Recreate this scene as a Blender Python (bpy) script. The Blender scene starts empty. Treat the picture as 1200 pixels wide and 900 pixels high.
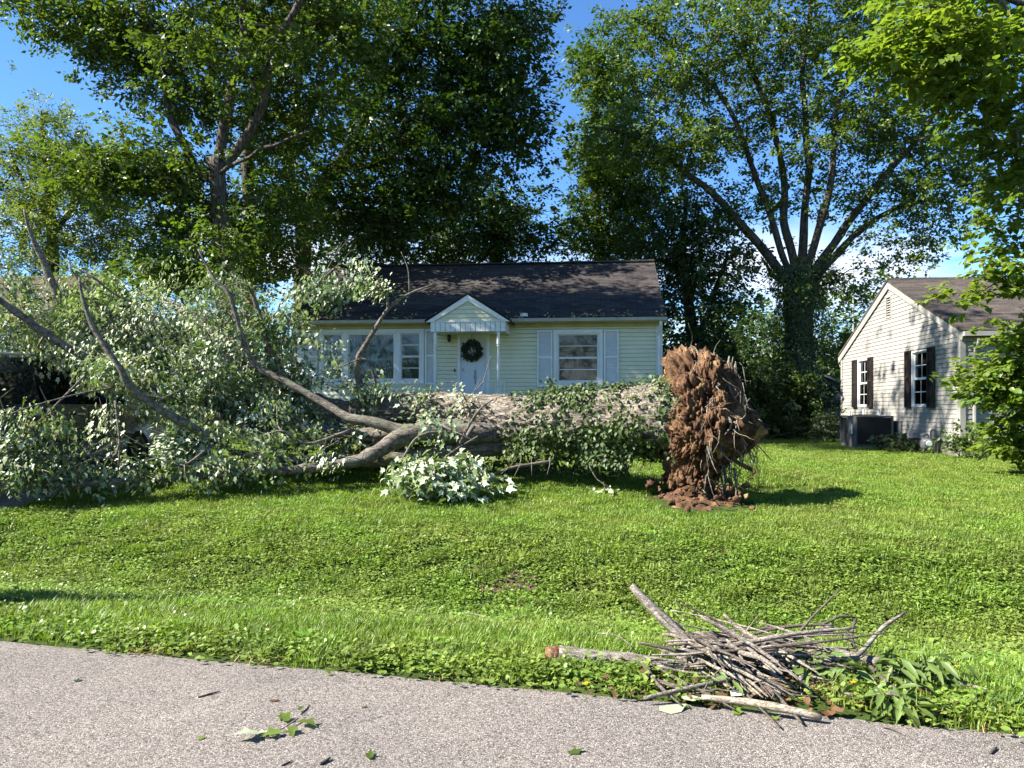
import bpy, math, random
import numpy as np
from mathutils import Vector, Matrix, Euler

random.seed(7)
RNG = np.random.default_rng(7)
C = bpy.context.scene.collection
scn = bpy.context.scene
R = math.radians

# ------------------------------------------------------------------ camera, sky, sun, exposure
EYE = 1.6
HOR = 478.0          # horizon row in the 1200x900 photograph
FPX = 900.0          # focal length in those pixels
cam_d = bpy.data.cameras.new('camera')
cam = bpy.data.objects.new('camera', cam_d)
C.objects.link(cam)
cam.location = (0, 0, EYE)
cam.rotation_euler = (R(90), 0, 0)
cam_d.sensor_width = 36.0
cam_d.lens = 36.0 * FPX / 1200.0
cam_d.shift_y = (HOR - 450.0) / 1200.0
cam_d.clip_start = 0.05
cam_d.clip_end = 3000
scn.camera = cam

SUN_EL = 41.0
SUN_AZ = 11.0        # degrees from the -X axis towards the camera side (-Y)
sd = Vector((-math.cos(R(SUN_EL)) * math.cos(R(SUN_AZ)), -math.cos(R(SUN_EL)) * math.sin(R(SUN_AZ)), math.sin(R(SUN_EL))))
sun_d = bpy.data.lights.new('sun', 'SUN')
sun_d.energy = 5.0
sun_d.angle = R(0.53)
sun_d.color = (1.0, 0.95, 0.86)
sun = bpy.data.objects.new('sun', sun_d)
C.objects.link(sun)
sun.location = (-20, -10, 25)
sun.rotation_euler = (-sd).to_track_quat('-Z', 'Y').to_euler()

world = bpy.data.worlds.new('World')
scn.world = world
world.use_nodes = True
wn = world.node_tree
wn.nodes.clear()
wo = wn.nodes.new('ShaderNodeOutputWorld')
bg = wn.nodes.new('ShaderNodeBackground')
sky = wn.nodes.new('ShaderNodeTexSky')
sky.sky_type = 'NISHITA'
sky.sun_disc = False
sky.sun_elevation = R(SUN_EL)
sky.sun_rotation = math.atan2(sd.x, sd.y)
sky.air_density = 0.9
sky.altitude = 1500
sky.dust_density = 0.0
sky.ozone_density = 5.0
bg.inputs['Strength'].default_value = 0.08
# thin cumulus low over the horizon, from the view direction of the sky itself
tc = wn.nodes.new('ShaderNodeTexCoord')
mp = wn.nodes.new('ShaderNodeMapping')
mp.inputs['Scale'].default_value = (1.0, 1.0, 3.2)
mp.inputs['Location'].default_value = (0.1, 0.0, 0.0)
cn = wn.nodes.new('ShaderNodeTexNoise')
cn.inputs['Scale'].default_value = 3.4
cn.inputs['Detail'].default_value = 7
cn.inputs['Roughness'].default_value = 0.55
cr = wn.nodes.new('ShaderNodeValToRGB')
cr.color_ramp.elements[0].position = 0.46
cr.color_ramp.elements[1].position = 0.66
sep = wn.nodes.new('ShaderNodeSeparateXYZ')
mr = wn.nodes.new('ShaderNodeMapRange')
mr.inputs['From Min'].default_value = 0.27
mr.inputs['From Max'].default_value = 0.16
mu = wn.nodes.new('ShaderNodeMath')
mu.operation = 'MULTIPLY'
mx = wn.nodes.new('ShaderNodeMix')
mx.data_type = 'RGBA'
mx.inputs['B'].default_value = (4.6, 4.75, 5.0, 1)
L = wn.links.new
L(tc.outputs['Generated'], mp.inputs['Vector'])
L(mp.outputs['Vector'], cn.inputs['Vector'])
L(cn.outputs['Fac'], cr.inputs['Fac'])
L(tc.outputs['Generated'], sep.inputs['Vector'])
L(sep.outputs['Z'], mr.inputs['Value'])
L(cr.outputs['Color'], mu.inputs[0])
L(mr.outputs['Result'], mu.inputs[1])
L(mu.outputs['Value'], mx.inputs['Factor'])
hsv = wn.nodes.new('ShaderNodeHueSaturation')
hsv.inputs['Saturation'].default_value = 1.12
L(sky.outputs['Color'], hsv.inputs['Color'])
L(hsv.outputs['Color'], mx.inputs['A'])
L(mx.outputs['Result'], bg.inputs['Color'])
L(bg.outputs['Background'], wo.inputs['Surface'])

vs = scn.view_settings
vs.view_transform = 'Standard'
vs.look = 'None'
vs.exposure = 1.95
vs.gamma = 1.0
scn.render.engine = 'CYCLES'
scn.cycles.max_bounces = 8
scn.cycles.transparent_max_bounces = 8
scn.cycles.diffuse_bounces = 3
scn.cycles.transmission_bounces = 4
scn.cycles.use_denoising = True
scn.cycles.caustics_reflective = False
scn.cycles.caustics_refractive = False


# ------------------------------------------------------------------ helpers
def P(px, py, Y):
    """the point at depth Y metres seen at photograph pixel px, py"""
    return np.array([(px - 600.0) / FPX * Y, Y, EYE + (HOR - py) / FPX * Y])


def _hash(ix, iy, iz, seed):
    h = (ix.astype(np.int64) * 374761393 + iy.astype(np.int64) * 668265263 + iz.astype(np.int64) * 1440662683 + seed * 974711) & 0xFFFFFFFF
    h = ((h ^ (h >> 13)) * 1274126177) & 0xFFFFFFFF
    h = ((h ^ (h >> 16)) * 2246822519) & 0xFFFFFFFF
    return ((h ^ (h >> 15)) & 0xFFFFFF) / float(0xFFFFFF)


def vnoise(p, seed=0):
    p = np.asarray(p, float)
    i = np.floor(p).astype(np.int64)
    f = p - i
    f = f * f * (3 - 2 * f)
    r = 0
    for dx in (0, 1):
        wx = f[:, 0] if dx else 1 - f[:, 0]
        for dy in (0, 1):
            wy = f[:, 1] if dy else 1 - f[:, 1]
            for dz in (0, 1):
                wz = f[:, 2] if dz else 1 - f[:, 2]
                r = r + wx * wy * wz * _hash(i[:, 0] + dx, i[:, 1] + dy, i[:, 2] + dz, seed)
    return r


def fbm(p, octv=4, seed=0, lac=2.03, gain=0.5):
    p = np.asarray(p, float)
    a, t, s = 1.0, 0.0, 0.0
    for o in range(octv):
        s = s + a * vnoise(p * lac ** o + 17.3 * o, seed + o)
        t += a
        a *= gain
    return s / t * 2 - 1


def n2(x, y, scale, seed, octv=3):
    x = np.atleast_1d(np.asarray(x, float))
    y = np.atleast_1d(np.asarray(y, float))
    return fbm(np.stack([x * scale, y * scale, np.zeros_like(x) + 0.37], 1), octv, seed)


def sstep(a, b, x):
    t = np.clip((np.asarray(x, float) - a) / (b - a), 0, 1)
    return t * t * (3 - 2 * t)


def link(o, parent=None):
    C.objects.link(o)
    if parent is not None:
        o.parent = parent
    return o


def tag(o, label=None, cat=None, group=None, kind=None):
    if label: o['label'] = label
    if cat: o['category'] = cat
    if group: o['group'] = group
    if kind: o['kind'] = kind
    return o


def empty(name, loc=(0, 0, 0), rz=0.0):
    o = bpy.data.objects.new(name, None)
    o.empty_display_size = 0.2
    C.objects.link(o)
    o.location = loc
    o.rotation_euler = (0, 0, rz)
    return o


def tri_mesh(name, V, T, mat, smooth=False):
    V = np.ascontiguousarray(V, np.float32)
    T = np.ascontiguousarray(T, np.int32)
    me = bpy.data.meshes.new(name)
    me.vertices.add(len(V))
    me.vertices.foreach_set('co', V.ravel())
    me.loops.add(len(T) * 3)
    me.loops.foreach_set('vertex_index', T.ravel())
    me.polygons.add(len(T))
    me.polygons.foreach_set('loop_start', np.arange(0, len(T) * 3, 3, dtype=np.int32))
    me.polygons.foreach_set('loop_total', np.full(len(T), 3, np.int32))
    if smooth:
        me.polygons.foreach_set('use_smooth', np.ones(len(T), bool))
    me.update(calc_edges=True)
    if mat is not None:
        me.materials.append(mat)
    return me


def tri_obj(name, V, T, mat, parent=None, smooth=False):
    return link(bpy.data.objects.new(name, tri_mesh(name, V, T, mat, smooth)), parent)


class MB:
    """collects simple solids, builds ONE mesh"""
    def __init__(s):
        s.v, s.f = [], []

    def poly(s, pts, faces):
        b = len(s.v)
        s.v += [tuple(map(float, p)) for p in pts]
        s.f += [tuple(b + i for i in f) for f in faces]
        return s

    def box(s, x0, x1, y0, y1, z0, z1):
        p = [(x, y, z) for z in (z0, z1) for y in (y0, y1) for x in (x0, x1)]
        return s.poly(p, [(0, 2, 3, 1), (4, 5, 7, 6), (0, 1, 5, 4), (2, 6, 7, 3), (0, 4, 6, 2), (1, 3, 7, 5)])

    def bar(s, a, b, w, h, up=(0, 0, 1)):
        a, b = Vector(a), Vector(b)
        d = (b - a).normalized()
        u = Vector(up)
        if abs(d.dot(u)) > 0.98: u = Vector((0, 1, 0))
        x = d.cross(u).normalized() * (w / 2)
        z = x.cross(d).normalized() * (h / 2)
        p = [q + i * x + j * z for q in (a, b) for i, j in ((-1, -1), (1, -1), (1, 1), (-1, 1))]
        return s.poly(p, [(0, 1, 2, 3), (7, 6, 5, 4), (0, 4, 5, 1), (1, 5, 6, 2), (2, 6, 7, 3), (3, 7, 4, 0)])

    def prism(s, pts, vec):
        n = len(pts)
        vec = Vector(vec)
        p = [Vector(q) for q in pts] + [Vector(q) + vec for q in pts]
        return s.poly(p, [tuple(range(n))[::-1], tuple(range(n, 2 * n))] + [(i, (i + 1) % n, n + (i + 1) % n, n + i) for i in range(n)])

    def tube(s, pts, rad, n=8):
        V, T = tube(pts, rad, n)
        b = len(s.v)
        s.v += [tuple(map(float, p)) for p in V]
        s.f += [tuple(b + int(i) for i in f) for f in T]
        return s

    def lathe(s, prof, n=14, base=(0, 0, 0), axis='z'):
        pts = []
        for r, h in prof:
            for k in range(n):
                a = 2 * math.pi * k / n
                q = (r * math.cos(a), r * math.sin(a), h)
                if axis == 'x': q = (h, q[0], q[1])
                if axis == 'y': q = (q[0], h, q[1])
                pts.append((q[0] + base[0], q[1] + base[1], q[2] + base[2]))
        f = []
        for i in range(len(prof) - 1):
            for k in range(n):
                f.append((i * n + k, i * n + (k + 1) % n, (i + 1) * n + (k + 1) % n, (i + 1) * n + k))
        f.append(tuple(range(n))[::-1])
        f.append(tuple(range((len(prof) - 1) * n, len(prof) * n)))
        return s.poly(pts, f)

    def build(s, name, mat, parent=None, bevel=0.0, smooth=False):
        me = bpy.data.meshes.new(name)
        me.from_pydata(s.v, [], s.f)
        me.update()
        if smooth:
            me.polygons.foreach_set('use_smooth', np.ones(len(me.polygons), bool))
        me.materials.append(mat)
        o = link(bpy.data.objects.new(name, me), parent)
        if bevel:
            m = o.modifiers.new('bevel', 'BEVEL')
            m.width = bevel
            m.segments = 2
            m.limit_method = 'ANGLE'
        return o


def tube(pts, rad, n=8, jit=0.0, cap=True):
    pts = np.asarray(pts, float)
    rad = np.broadcast_to(np.asarray(rad, float), (len(pts),))
    m = len(pts)
    tan = np.gradient(pts, axis=0)
    tan /= np.linalg.norm(tan, axis=1, keepdims=True) + 1e-9
    u = np.cross(tan[0], (0.31, 0.2, 0.93))
    if np.linalg.norm(u) < 1e-3: u = np.cross(tan[0], (1, 0, 0))
    U = np.zeros((m, 3))
    for i in range(m):
        u = u - tan[i] * np.dot(u, tan[i])
        u /= np.linalg.norm(u) + 1e-9
        U[i] = u
    W = np.cross(tan, U)
    a = np.arange(n) * 2 * math.pi / n
    ring = np.cos(a)[None, :, None] * U[:, None, :] + np.sin(a)[None, :, None] * W[:, None, :]
    rr = rad[:, None, None] * (1 + (jit * (RNG.random((m, n, 1)) - .5) if jit else 0))
    V = (pts[:, None, :] + ring * rr).reshape(-1, 3)
    i = np.arange(m - 1)[:, None] * n
    k = np.arange(n)[None, :]
    k2 = (k + 1) % n
    a0, a1, b0, b1 = (i + k).ravel(), (i + k2).ravel(), (i + n + k).ravel(), (i + n + k2).ravel()
    T = np.concatenate([np.stack([a0, a1, b1], 1), np.stack([a0, b1, b0], 1)])
    if cap:
        c0, c1 = len(V), len(V) + 1
        V = np.concatenate([V, pts[:1], pts[-1:]])
        kk = np.arange(n)
        T = np.concatenate([T, np.stack([np.full(n, c0), (kk + 1) % n, kk], 1), np.stack([np.full(n, c1), (m - 1) * n + kk, (m - 1) * n + (kk + 1) % n], 1)])
    return V, T


class Acc:
    """accumulates triangle soups"""
    def __init__(s): s.V, s.T, s.n = [], [], 0

    def add(s, V, T):
        s.V.append(V); s.T.append(T + s.n); s.n += len(V)

    def get(s): return np.concatenate(s.V), np.concatenate(s.T)


def resample(ctrl, step):
    """Catmull-Rom through control rows (x, y, z, r)"""
    c = np.asarray(ctrl, float)
    if len(c) == 2: c = np.stack([c[0], c.mean(0), c[1]])
    e = np.concatenate([[2 * c[0] - c[1]], c, [2 * c[-1] - c[-2]]])
    out = []
    for i in range(len(c) - 1):
        p0, p1, p2, p3 = e[i:i + 4]
        k = max(2, int(np.linalg.norm((p2 - p1)[:3]) / step))
        t = np.linspace(0, 1, k, endpoint=False)[:, None]
        out.append(.5 * (2 * p1 + (p2 - p0) * t + (2 * p0 - 5 * p1 + 4 * p2 - p3) * t ** 2 + (3 * p1 - p0 - 3 * p2 + p3) * t ** 3))
    out.append(c[-1:])
    return np.concatenate(out)


# ------------------------------------------------------------------ materials
def newmat(name, col=(.5, .5, .5), rough=.8, spec=.3, metal=0.0):
    m = bpy.data.materials.new(name)
    m.use_nodes = True
    b = m.node_tree.nodes['Principled BSDF']
    b.inputs['Base Color'].default_value = (*col, 1)
    b.inputs['Roughness'].default_value = rough
    b.inputs['Specular IOR Level'].default_value = spec
    b.inputs['Metallic'].default_value = metal
    return m, m.node_tree, b


def ramp(nt, fac, stops):
    r = nt.nodes.new('ShaderNodeValToRGB')
    el = r.color_ramp.elements
    while len(el) < len(stops): el.new(0.5)
    for e, (p, c) in zip(el, stops):
        e.position = p
        e.color = (*c, 1) if len(c) == 3 else c
    nt.links.new(fac, r.inputs['Fac'])
    return r.outputs['Color']


def coords(nt, scale=(1, 1, 1), kind='Object'):
    t = nt.nodes.new('ShaderNodeTexCoord')
    m = nt.nodes.new('ShaderNodeMapping')
    m.inputs['Scale'].default_value = scale
    nt.links.new(t.outputs[kind], m.inputs['Vector'])
    return m.outputs['Vector']


def noise(nt, vec, scale, detail=4, rough=.55):
    n = nt.nodes.new('ShaderNodeTexNoise')
    n.inputs['Scale'].default_value = scale
    n.inputs['Detail'].default_value = detail
    n.inputs['Roughness'].default_value = rough
    nt.links.new(vec, n.inputs['Vector'])
    return n.outputs['Fac']


def mixc(nt, f, a, b, mode='MIX'):
    m = nt.nodes.new('ShaderNodeMix')
    m.data_type = 'RGBA'
    m.blend_type = mode
    for v, s in ((f, 'Factor'), (a, 'A'), (b, 'B')):
        k = [x for x in m.inputs if x.name == s and x.enabled][0]
        if isinstance(v, (int, float)): k.default_value = v
        elif isinstance(v, tuple): k.default_value = (*v, 1) if len(v) == 3 else v
        else: nt.links.new(v, k)
    return [x for x in m.outputs if x.enabled][0]


def bump(nt, b, h, strength=.4, dist=.02):
    n = nt.nodes.new('ShaderNodeBump')
    n.inputs['Strength'].default_value = strength
    n.inputs['Distance'].default_value = dist
    nt.links.new(h, n.inputs['Height'])
    nt.links.new(n.outputs['Normal'], b.inputs['Normal'])


def painted(name, col, rough=.5, var=.12, scale=3.0, dirt=(.25, .22, .16), dirt_amt=.25):
    m, nt, b = newmat(name, col, rough, .35)
    v = coords(nt)
    n = noise(nt, v, scale, 6, .65)
    c1 = ramp(nt, n, [(.35, tuple(c * (1 - var) for c in col)), (.65, tuple(min(1, c * (1 + var * .6)) for c in col))])
    n_2 = noise(nt, coords(nt, (1, 1, .35)), scale * 2.3, 8, .7)
    k = ramp(nt, n_2, [(.58, (0, 0, 0)), (.80, (dirt_amt,) * 3)])
    nt.links.new(mixc(nt, k, c1, dirt), b.inputs['Base Color'])
    bump(nt, b, noise(nt, v, 60, 3), .08, .004)
    return m


def leafmat(name, col, var=.35, hue=.03, trans=.35, back=None, rough=.45, spec=.35, dry=0.0, world=None):
    """two-sided leaf: reflects and lets light through, every leaf a little different"""
    m = bpy.data.materials.new(name)
    m.use_nodes = True
    nt = m.node_tree
    b = nt.nodes['Principled BSDF']
    out = nt.nodes['Material Output']
    g = nt.nodes.new('ShaderNodeNewGeometry')
    rnd = g.outputs['Random Per Island']
    hs = nt.nodes.new('ShaderNodeHueSaturation')
    hs.inputs['Color'].default_value = (*col, 1)
    def mr_(a, bb, src=rnd):
        k = nt.nodes.new('ShaderNodeMapRange')
        k.inputs['To Min'].default_value = a
        k.inputs['To Max'].default_value = bb
        nt.links.new(src, k.inputs['Value'])
        return k.outputs['Result']
    w = nt.nodes.new('ShaderNodeTexWhiteNoise')
    w.noise_dimensions = '1D'
    nt.links.new(rnd, w.inputs['W'])
    nt.links.new(mr_(.5 - hue, .5 + hue), hs.inputs['Hue'])
    nt.links.new(mr_(1 - var, 1 + var, w.outputs['Value']), hs.inputs['Value'])
    c = hs.outputs['Color']
    # clump-scale drift of colour over the crown
    n = noise(nt, coords(nt), .9, 3)
    c = mixc(nt, ramp(nt, n, [(.40, (0, 0, 0)), (.62, (.5, .5, .5))]), c, tuple(x * y for x, y in zip(col, (1.5, 1.2, .8))))
    if world:
        pz_ = g.outputs['Position']
        k = ramp(nt, noise(nt, pz_, .8, 5, .65), [(.42, (0, 0, 0)), (.66, (.75, .75, .75))])
        c = mixc(nt, k, c, world)
        k = ramp(nt, noise(nt, pz_, 2.6, 4, .6), [(.35, (.74, .74, .74)), (.65, (1.2, 1.2, 1.2))])
        c = mixc(nt, 1.0, c, k, 'MULTIPLY')
    if dry:
        k = ramp(nt, w.outputs['Value'], [(1 - dry, (0, 0, 0)), (1 - dry + .01, (1, 1, 1))])
        c = mixc(nt, k, c, (.16, .10, .035))
    if back is not None:
        c = mixc(nt, g.outputs['Backfacing'], c, back)
    nt.links.new(c, b.inputs['Base Color'])
    b.inputs['Roughness'].default_value = rough
    b.inputs['Specular IOR Level'].default_value = spec
    tr = nt.nodes.new('ShaderNodeBsdfTranslucent')
    tcx = mixc(nt, 1.0, c, (1.15, 1.25, .45), 'MULTIPLY')
    nt.links.new(tcx, tr.inputs['Color'])
    ms = nt.nodes.new('ShaderNodeMixShader')
    ms.inputs['Fac'].default_value = trans
    nt.links.new(b.outputs['BSDF'], ms.inputs[1])
    nt.links.new(tr.outputs['BSDF'], ms.inputs[2])
    nt.links.new(ms.outputs['Shader'], out.inputs['Surface'])
    return m


def barkmat(name, c0, c1, stretch=(1, 1, .18), scale=14, bumpd=.03, moss=None):
    m, nt, b = newmat(name, c0, .92, .15)
    v = coords(nt, stretch)
    n = noise(nt, v, scale, 8, .65)
    vo = nt.nodes.new('ShaderNodeTexVoronoi')
    vo.feature = 'DISTANCE_TO_EDGE'
    vo.inputs['Scale'].default_value = scale * .9
    nn = nt.nodes.new('ShaderNodeTexNoise')
    nn.inputs['Scale'].default_value = scale * .6
    nn.inputs['Detail'].default_value = 4
    nt.links.new(v, nn.inputs['Vector'])
    ad = nt.nodes.new('ShaderNodeVectorMath')
    ad.operation = 'MULTIPLY_ADD'
    ad.inputs[1].default_value = (.14, .14, .14)
    nt.links.new(nn.outputs['Color'], ad.inputs[0])
    nt.links.new(v, ad.inputs[2])
    nt.links.new(ad.outputs['Vector'], vo.inputs['Vector'])
    c = ramp(nt, n, [(.28, tuple(x * .45 for x in c0)), (.48, c0), (.72, c1)])
    crack = ramp(nt, vo.outputs['Distance'], [(.0, (.16, .14, .12)), (.09, (1, 1, 1))])
    c = mixc(nt, .85, c, crack, 'MULTIPLY')
    if moss:
        k = ramp(nt, noise(nt, coords(nt), 5, 4), [(.5, (0, 0, 0)), (.68, (.7, .7, .7))])
        c = mixc(nt, k, c, moss)
    nt.links.new(c, b.inputs['Base Color'])
    h = mixc(nt, .6, n, crack, 'MULTIPLY')
    bump(nt, b, h, 1.0, bumpd)
    return m


M = {}
M['white'] = painted('white_trim_paint', (.62, .62, .60), .45, .08, 2.0, (.30, .30, .27), .3)
M['door'] = painted('door_paint', (.52, .55, .56), .4, .06, 2.0, (.35, .35, .33), .2)
M['yellow'] = painted('pale_yellow_vinyl', (.58, .56, .40), .5, .07, 1.5, (.32, .28, .13), .25)
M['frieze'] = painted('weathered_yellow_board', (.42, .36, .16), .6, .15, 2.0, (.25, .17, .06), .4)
M['cream'] = painted('cream_vinyl', (.285, .272, .242), .5, .06, 1.5, (.18, .165, .135), .25)
M['shutter_dark'] = painted('dark_brown_shutter_paint', (.022, .016, .014), .5, .2, 3, (.08, .07, .06), .2)
M['foundation'] = painted('rough_block', (.20, .17, .145), .95, .25, 6, (.08, .07, .05), .6)
M['concrete'] = painted('concrete', (.36, .34, .31), .95, .2, 5, (.15, .13, .10), .5)
M['gutter'] = painted('gutter_metal', (.33, .31, .27), .5, .1, 3, (.10, .08, .05), .6)
M['ac_metal'] = painted('grey_enamel', (.085, .088, .09), .5, .1, 3, (.08, .07, .06), .3)
M['ac_dark'] = painted('dark_grille', (.02, .021, .022), .6, .1, 3)
M['meter'] = painted('meter_grey', (.13, .135, .135), .45, .1, 5, (.12, .09, .06), .5)
M['galv'] = painted('galvanised', (.30, .31, .31), .45, .15, 8, (.2, .16, .1), .3)
M['black'] = painted('black_plastic', (.012, .012, .013), .5, .1, 3)
M['paper'] = painted('white_litter', (.75, .78, .78), .6, .05, 9, (.4, .38, .3), .3)
M['curtain'] = painted('curtain', (.13, .17, .20), .9, .12, 4)
M['blind'] = painted('blind', (.16, .175, .175), .7, .08, 4)
M['room'] = newmat('room_dark', (.05, .05, .05), .9)[0]
M['rust'] = painted('rusty', (.18, .07, .03), .9, .3, 9)


def glassmat():
    m = bpy.data.materials.new('window_glass')
    m.use_nodes = True
    nt = m.node_tree
    nt.nodes.remove(nt.nodes['Principled BSDF'])
    fr = nt.nodes.new('ShaderNodeFresnel')
    fr.inputs['IOR'].default_value = 1.52
    tr = nt.nodes.new('ShaderNodeBsdfTransparent')
    tr.inputs['Color'].default_value = (.78, .84, .84, 1)
    gl = nt.nodes.new('ShaderNodeBsdfGlossy')
    gl.inputs['Roughness'].default_value = .03
    ma = nt.nodes.new('ShaderNodeMath')
    ma.operation = 'MULTIPLY_ADD'
    ma.inputs[1].default_value = 1.0
    ma.inputs[2].default_value = .0
    nt.links.new(fr.outputs['Fac'], ma.inputs[0])
    ms = nt.nodes.new('ShaderNodeMixShader')
    nt.links.new(ma.outputs['Value'], ms.inputs['Fac'])
    nt.links.new(tr.outputs[0], ms.inputs[1])
    nt.links.new(gl.outputs[0], ms.inputs[2])
    nt.links.new(ms.outputs[0], nt.nodes['Material Output'].inputs['Surface'])
    return m


M['glass'] = glassmat()


def shingle(name, base, rz=0.0):
    m, nt, b = newmat(name, base, .95, .1)
    v = coords(nt)
    br = nt.nodes.new('ShaderNodeTexBrick')
    br.inputs['Scale'].default_value = 1.0
    br.inputs['Brick Width'].default_value = .33
    br.inputs['Row Height'].default_value = .13
    br.inputs['Mortar Size'].default_value = .006
    br.inputs['Color1'].default_value = (*[x * .75 for x in base], 1)
    br.inputs['Color2'].default_value = (*[x * 1.3 for x in base], 1)
    br.inputs['Mortar'].default_value = (*[x * .35 for x in base], 1)
    nt.links.new(v, br.inputs['Vector'])
    c = br.outputs['Color']
    n = noise(nt, coords(nt, (.25, 1, 1)), 1.1, 6, .65)
    c = mixc(nt, .75, c, ramp(nt, n, [(.3, (.55, .55, .58)), (.7, (1.45, 1.35, 1.25))]), 'MULTIPLY')
    n_g = noise(nt, v, 90, 2)
    c = mixc(nt, .6, c, ramp(nt, n_g, [(.3, (.55, .55, .55)), (.7, (1.4, 1.4, 1.4))]), 'MULTIPLY')
    nt.links.new(c, b.inputs['Base Color'])
    bump(nt, b, br.outputs['Fac'], -.6, .01)
    return m


M['roof_brown'] = shingle('dark_brown_shingle', (.052, .047, .045))
M['roof_grey'] = shingle('grey_brown_shingle', (.066, .057, .051))
M['roof_tan'] = shingle('tan_brown_shingle', (.075, .060, .049))

M['bark_fallen'] = barkmat('fallen_trunk_bark', (.205, .175, .138), (.37, .325, .262), (.11, 1, 1), 22, .03)
M['bark_limb'] = barkmat('fallen_limb_bark', (.13, .11, .09), (.25, .22, .18), (.3, 1, .6), 22, .012, (.13, .14, .10))
M['bark_tree'] = barkmat('standing_tree_bark', (.075, .062, .05), (.15, .13, .105), (1, 1, .18), 12, .03)
M['bark_twig'] = barkmat('twig_bark', (.15, .125, .10), (.25, .22, .18), (1, 1, 1), 30, .004)
M['stick'] = barkmat('dead_stick_bark', (.20, .172, .142), (.36, .322, .275), (.3, 1, 1), 45, .006)
M['stick_dark'] = barkmat('dark_stick_bark', (.10, .082, .068), (.20, .17, .145), (.3, 1, 1), 55, .005)
M['stick_pale'] = barkmat('pale_stick_bark', (.27, .23, .175), (.42, .37, .30), (.3, 1, 1), 40, .005)


def soilmat():
    m, nt, b = newmat('red_brown_soil', (.2, .1, .05), 1.0, .05)
    v = coords(nt)
    n = noise(nt, v, 4.5, 8, .7)
    c = ramp(nt, n, [(.28, (.028, .017, .011)), (.44, (.076, .044, .027)), (.56, (.150, .088, .051)), (.72, (.29, .19, .11))])
    k = ramp(nt, noise(nt, v, 2.3, 3), [(.60, (0, 0, 0)), (.66, (1, 1, 1))])
    c = mixc(nt, k, c, (.30, .21, .11))
    nf = noise(nt, v, 38, 5, .7)
    c = mixc(nt, .7, c, ramp(nt, nf, [(.3, (.45, .42, .4)), (.7, (1.5, 1.45, 1.4))]), 'MULTIPLY')
    nt.links.new(c, b.inputs['Base Color'])
    bump(nt, b, mixc(nt, .5, n, nf), 1.0, .04)
    return m


M['soil'] = soilmat()


def rotmat():
    m, nt, b = newmat('rotten_orange_wood', (.5, .25, .1), .95, .1)
    n = noise(nt, coords(nt, (.4, 1, 1)), 30, 6, .7)
    nt.links.new(ramp(nt, n, [(.3, (.05, .03, .02)), (.5, (.16, .085, .045)), (.7, (.34, .25, .15))]), b.inputs['Base Color'])
    bump(nt, b, n, .9, .01)
    return m


M['rot'] = rotmat()


def roadmat():
    m, nt, b = newmat('chip_seal', (.3, .28, .27), .95, .15)
    v = coords(nt)
    vo = nt.nodes.new('ShaderNodeTexVoronoi')
    vo.inputs['Scale'].default_value = 120
    nt.links.new(v, vo.inputs['Vector'])
    v2 = nt.nodes.new('ShaderNodeTexVoronoi')
    v2.inputs['Scale'].default_value = 120
    v2.feature = 'DISTANCE_TO_EDGE'
    nt.links.new(v, v2.inputs['Vector'])
    sp = nt.nodes.new('ShaderNodeSeparateColor')
    nt.links.new(vo.outputs['Color'], sp.inputs['Color'])
    c = ramp(nt, sp.outputs['Red'], [(.0, (.11, .095, .082)), (.22, (.225, .199, .175)), (.6, (.305, .272, .240)), (1, (.42, .38, .34))])
    gap = ramp(nt, v2.outputs['Distance'], [(.0, (.18, .17, .165)), (.16, (1, 1, 1))])
    c = mixc(nt, 1.0, c, gap, 'MULTIPLY')
    big = noise(nt, v, .9, 5, .6)
    c = mixc(nt, 1.0, c, ramp(nt, big, [(.3, (.86, .86, .87)), (.7, (1.14, 1.12, 1.10))]), 'MULTIPLY')
    k = ramp(nt, noise(nt, v, 3.5, 8, .72), [(.58, (0, 0, 0)), (.76, (.5, .5, .5))])
    c = mixc(nt, k, c, (.16, .14, .12))
    nt.links.new(c, b.inputs['Base Color'])
    hh = mixc(nt, .5, gap, vo.outputs['Color'], 'MULTIPLY')
    bump(nt, b, hh, .8, .006)
    return m


M['road'] = roadmat()


def groundmat():
    m, nt, b = newmat('lawn_ground', (.05, .07, .02), 1.0, .05)
    v = coords(nt)
    n = noise(nt, v, 9, 8, .7)
    c = ramp(nt, n, [(.3, (.022, .028, .010)), (.5, (.045, .070, .016)), (.7, (.085, .12, .028))])
    k = ramp(nt, noise(nt, v, .35, 4, .6), [(.5, (0, 0, 0)), (.7, (.6, .6, .6))])
    c = mixc(nt, k, c, (.10, .12, .03))
    d = ramp(nt, noise(nt, v, 1.7, 5, .6), [(.66, (0, 0, 0)), (.72, (.8, .8, .8))])
    c = mixc(nt, d, c, (.10, .062, .036))
    nt.links.new(c, b.inputs['Base Color'])
    bump(nt, b, noise(nt, v, 60, 5, .7), .8, .03)
    return m


M['ground'] = groundmat()
M['earth'] = painted('bare_earth', (.075, .046, .032), 1.0, .4, 14, (.05, .03, .02), .5)

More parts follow.
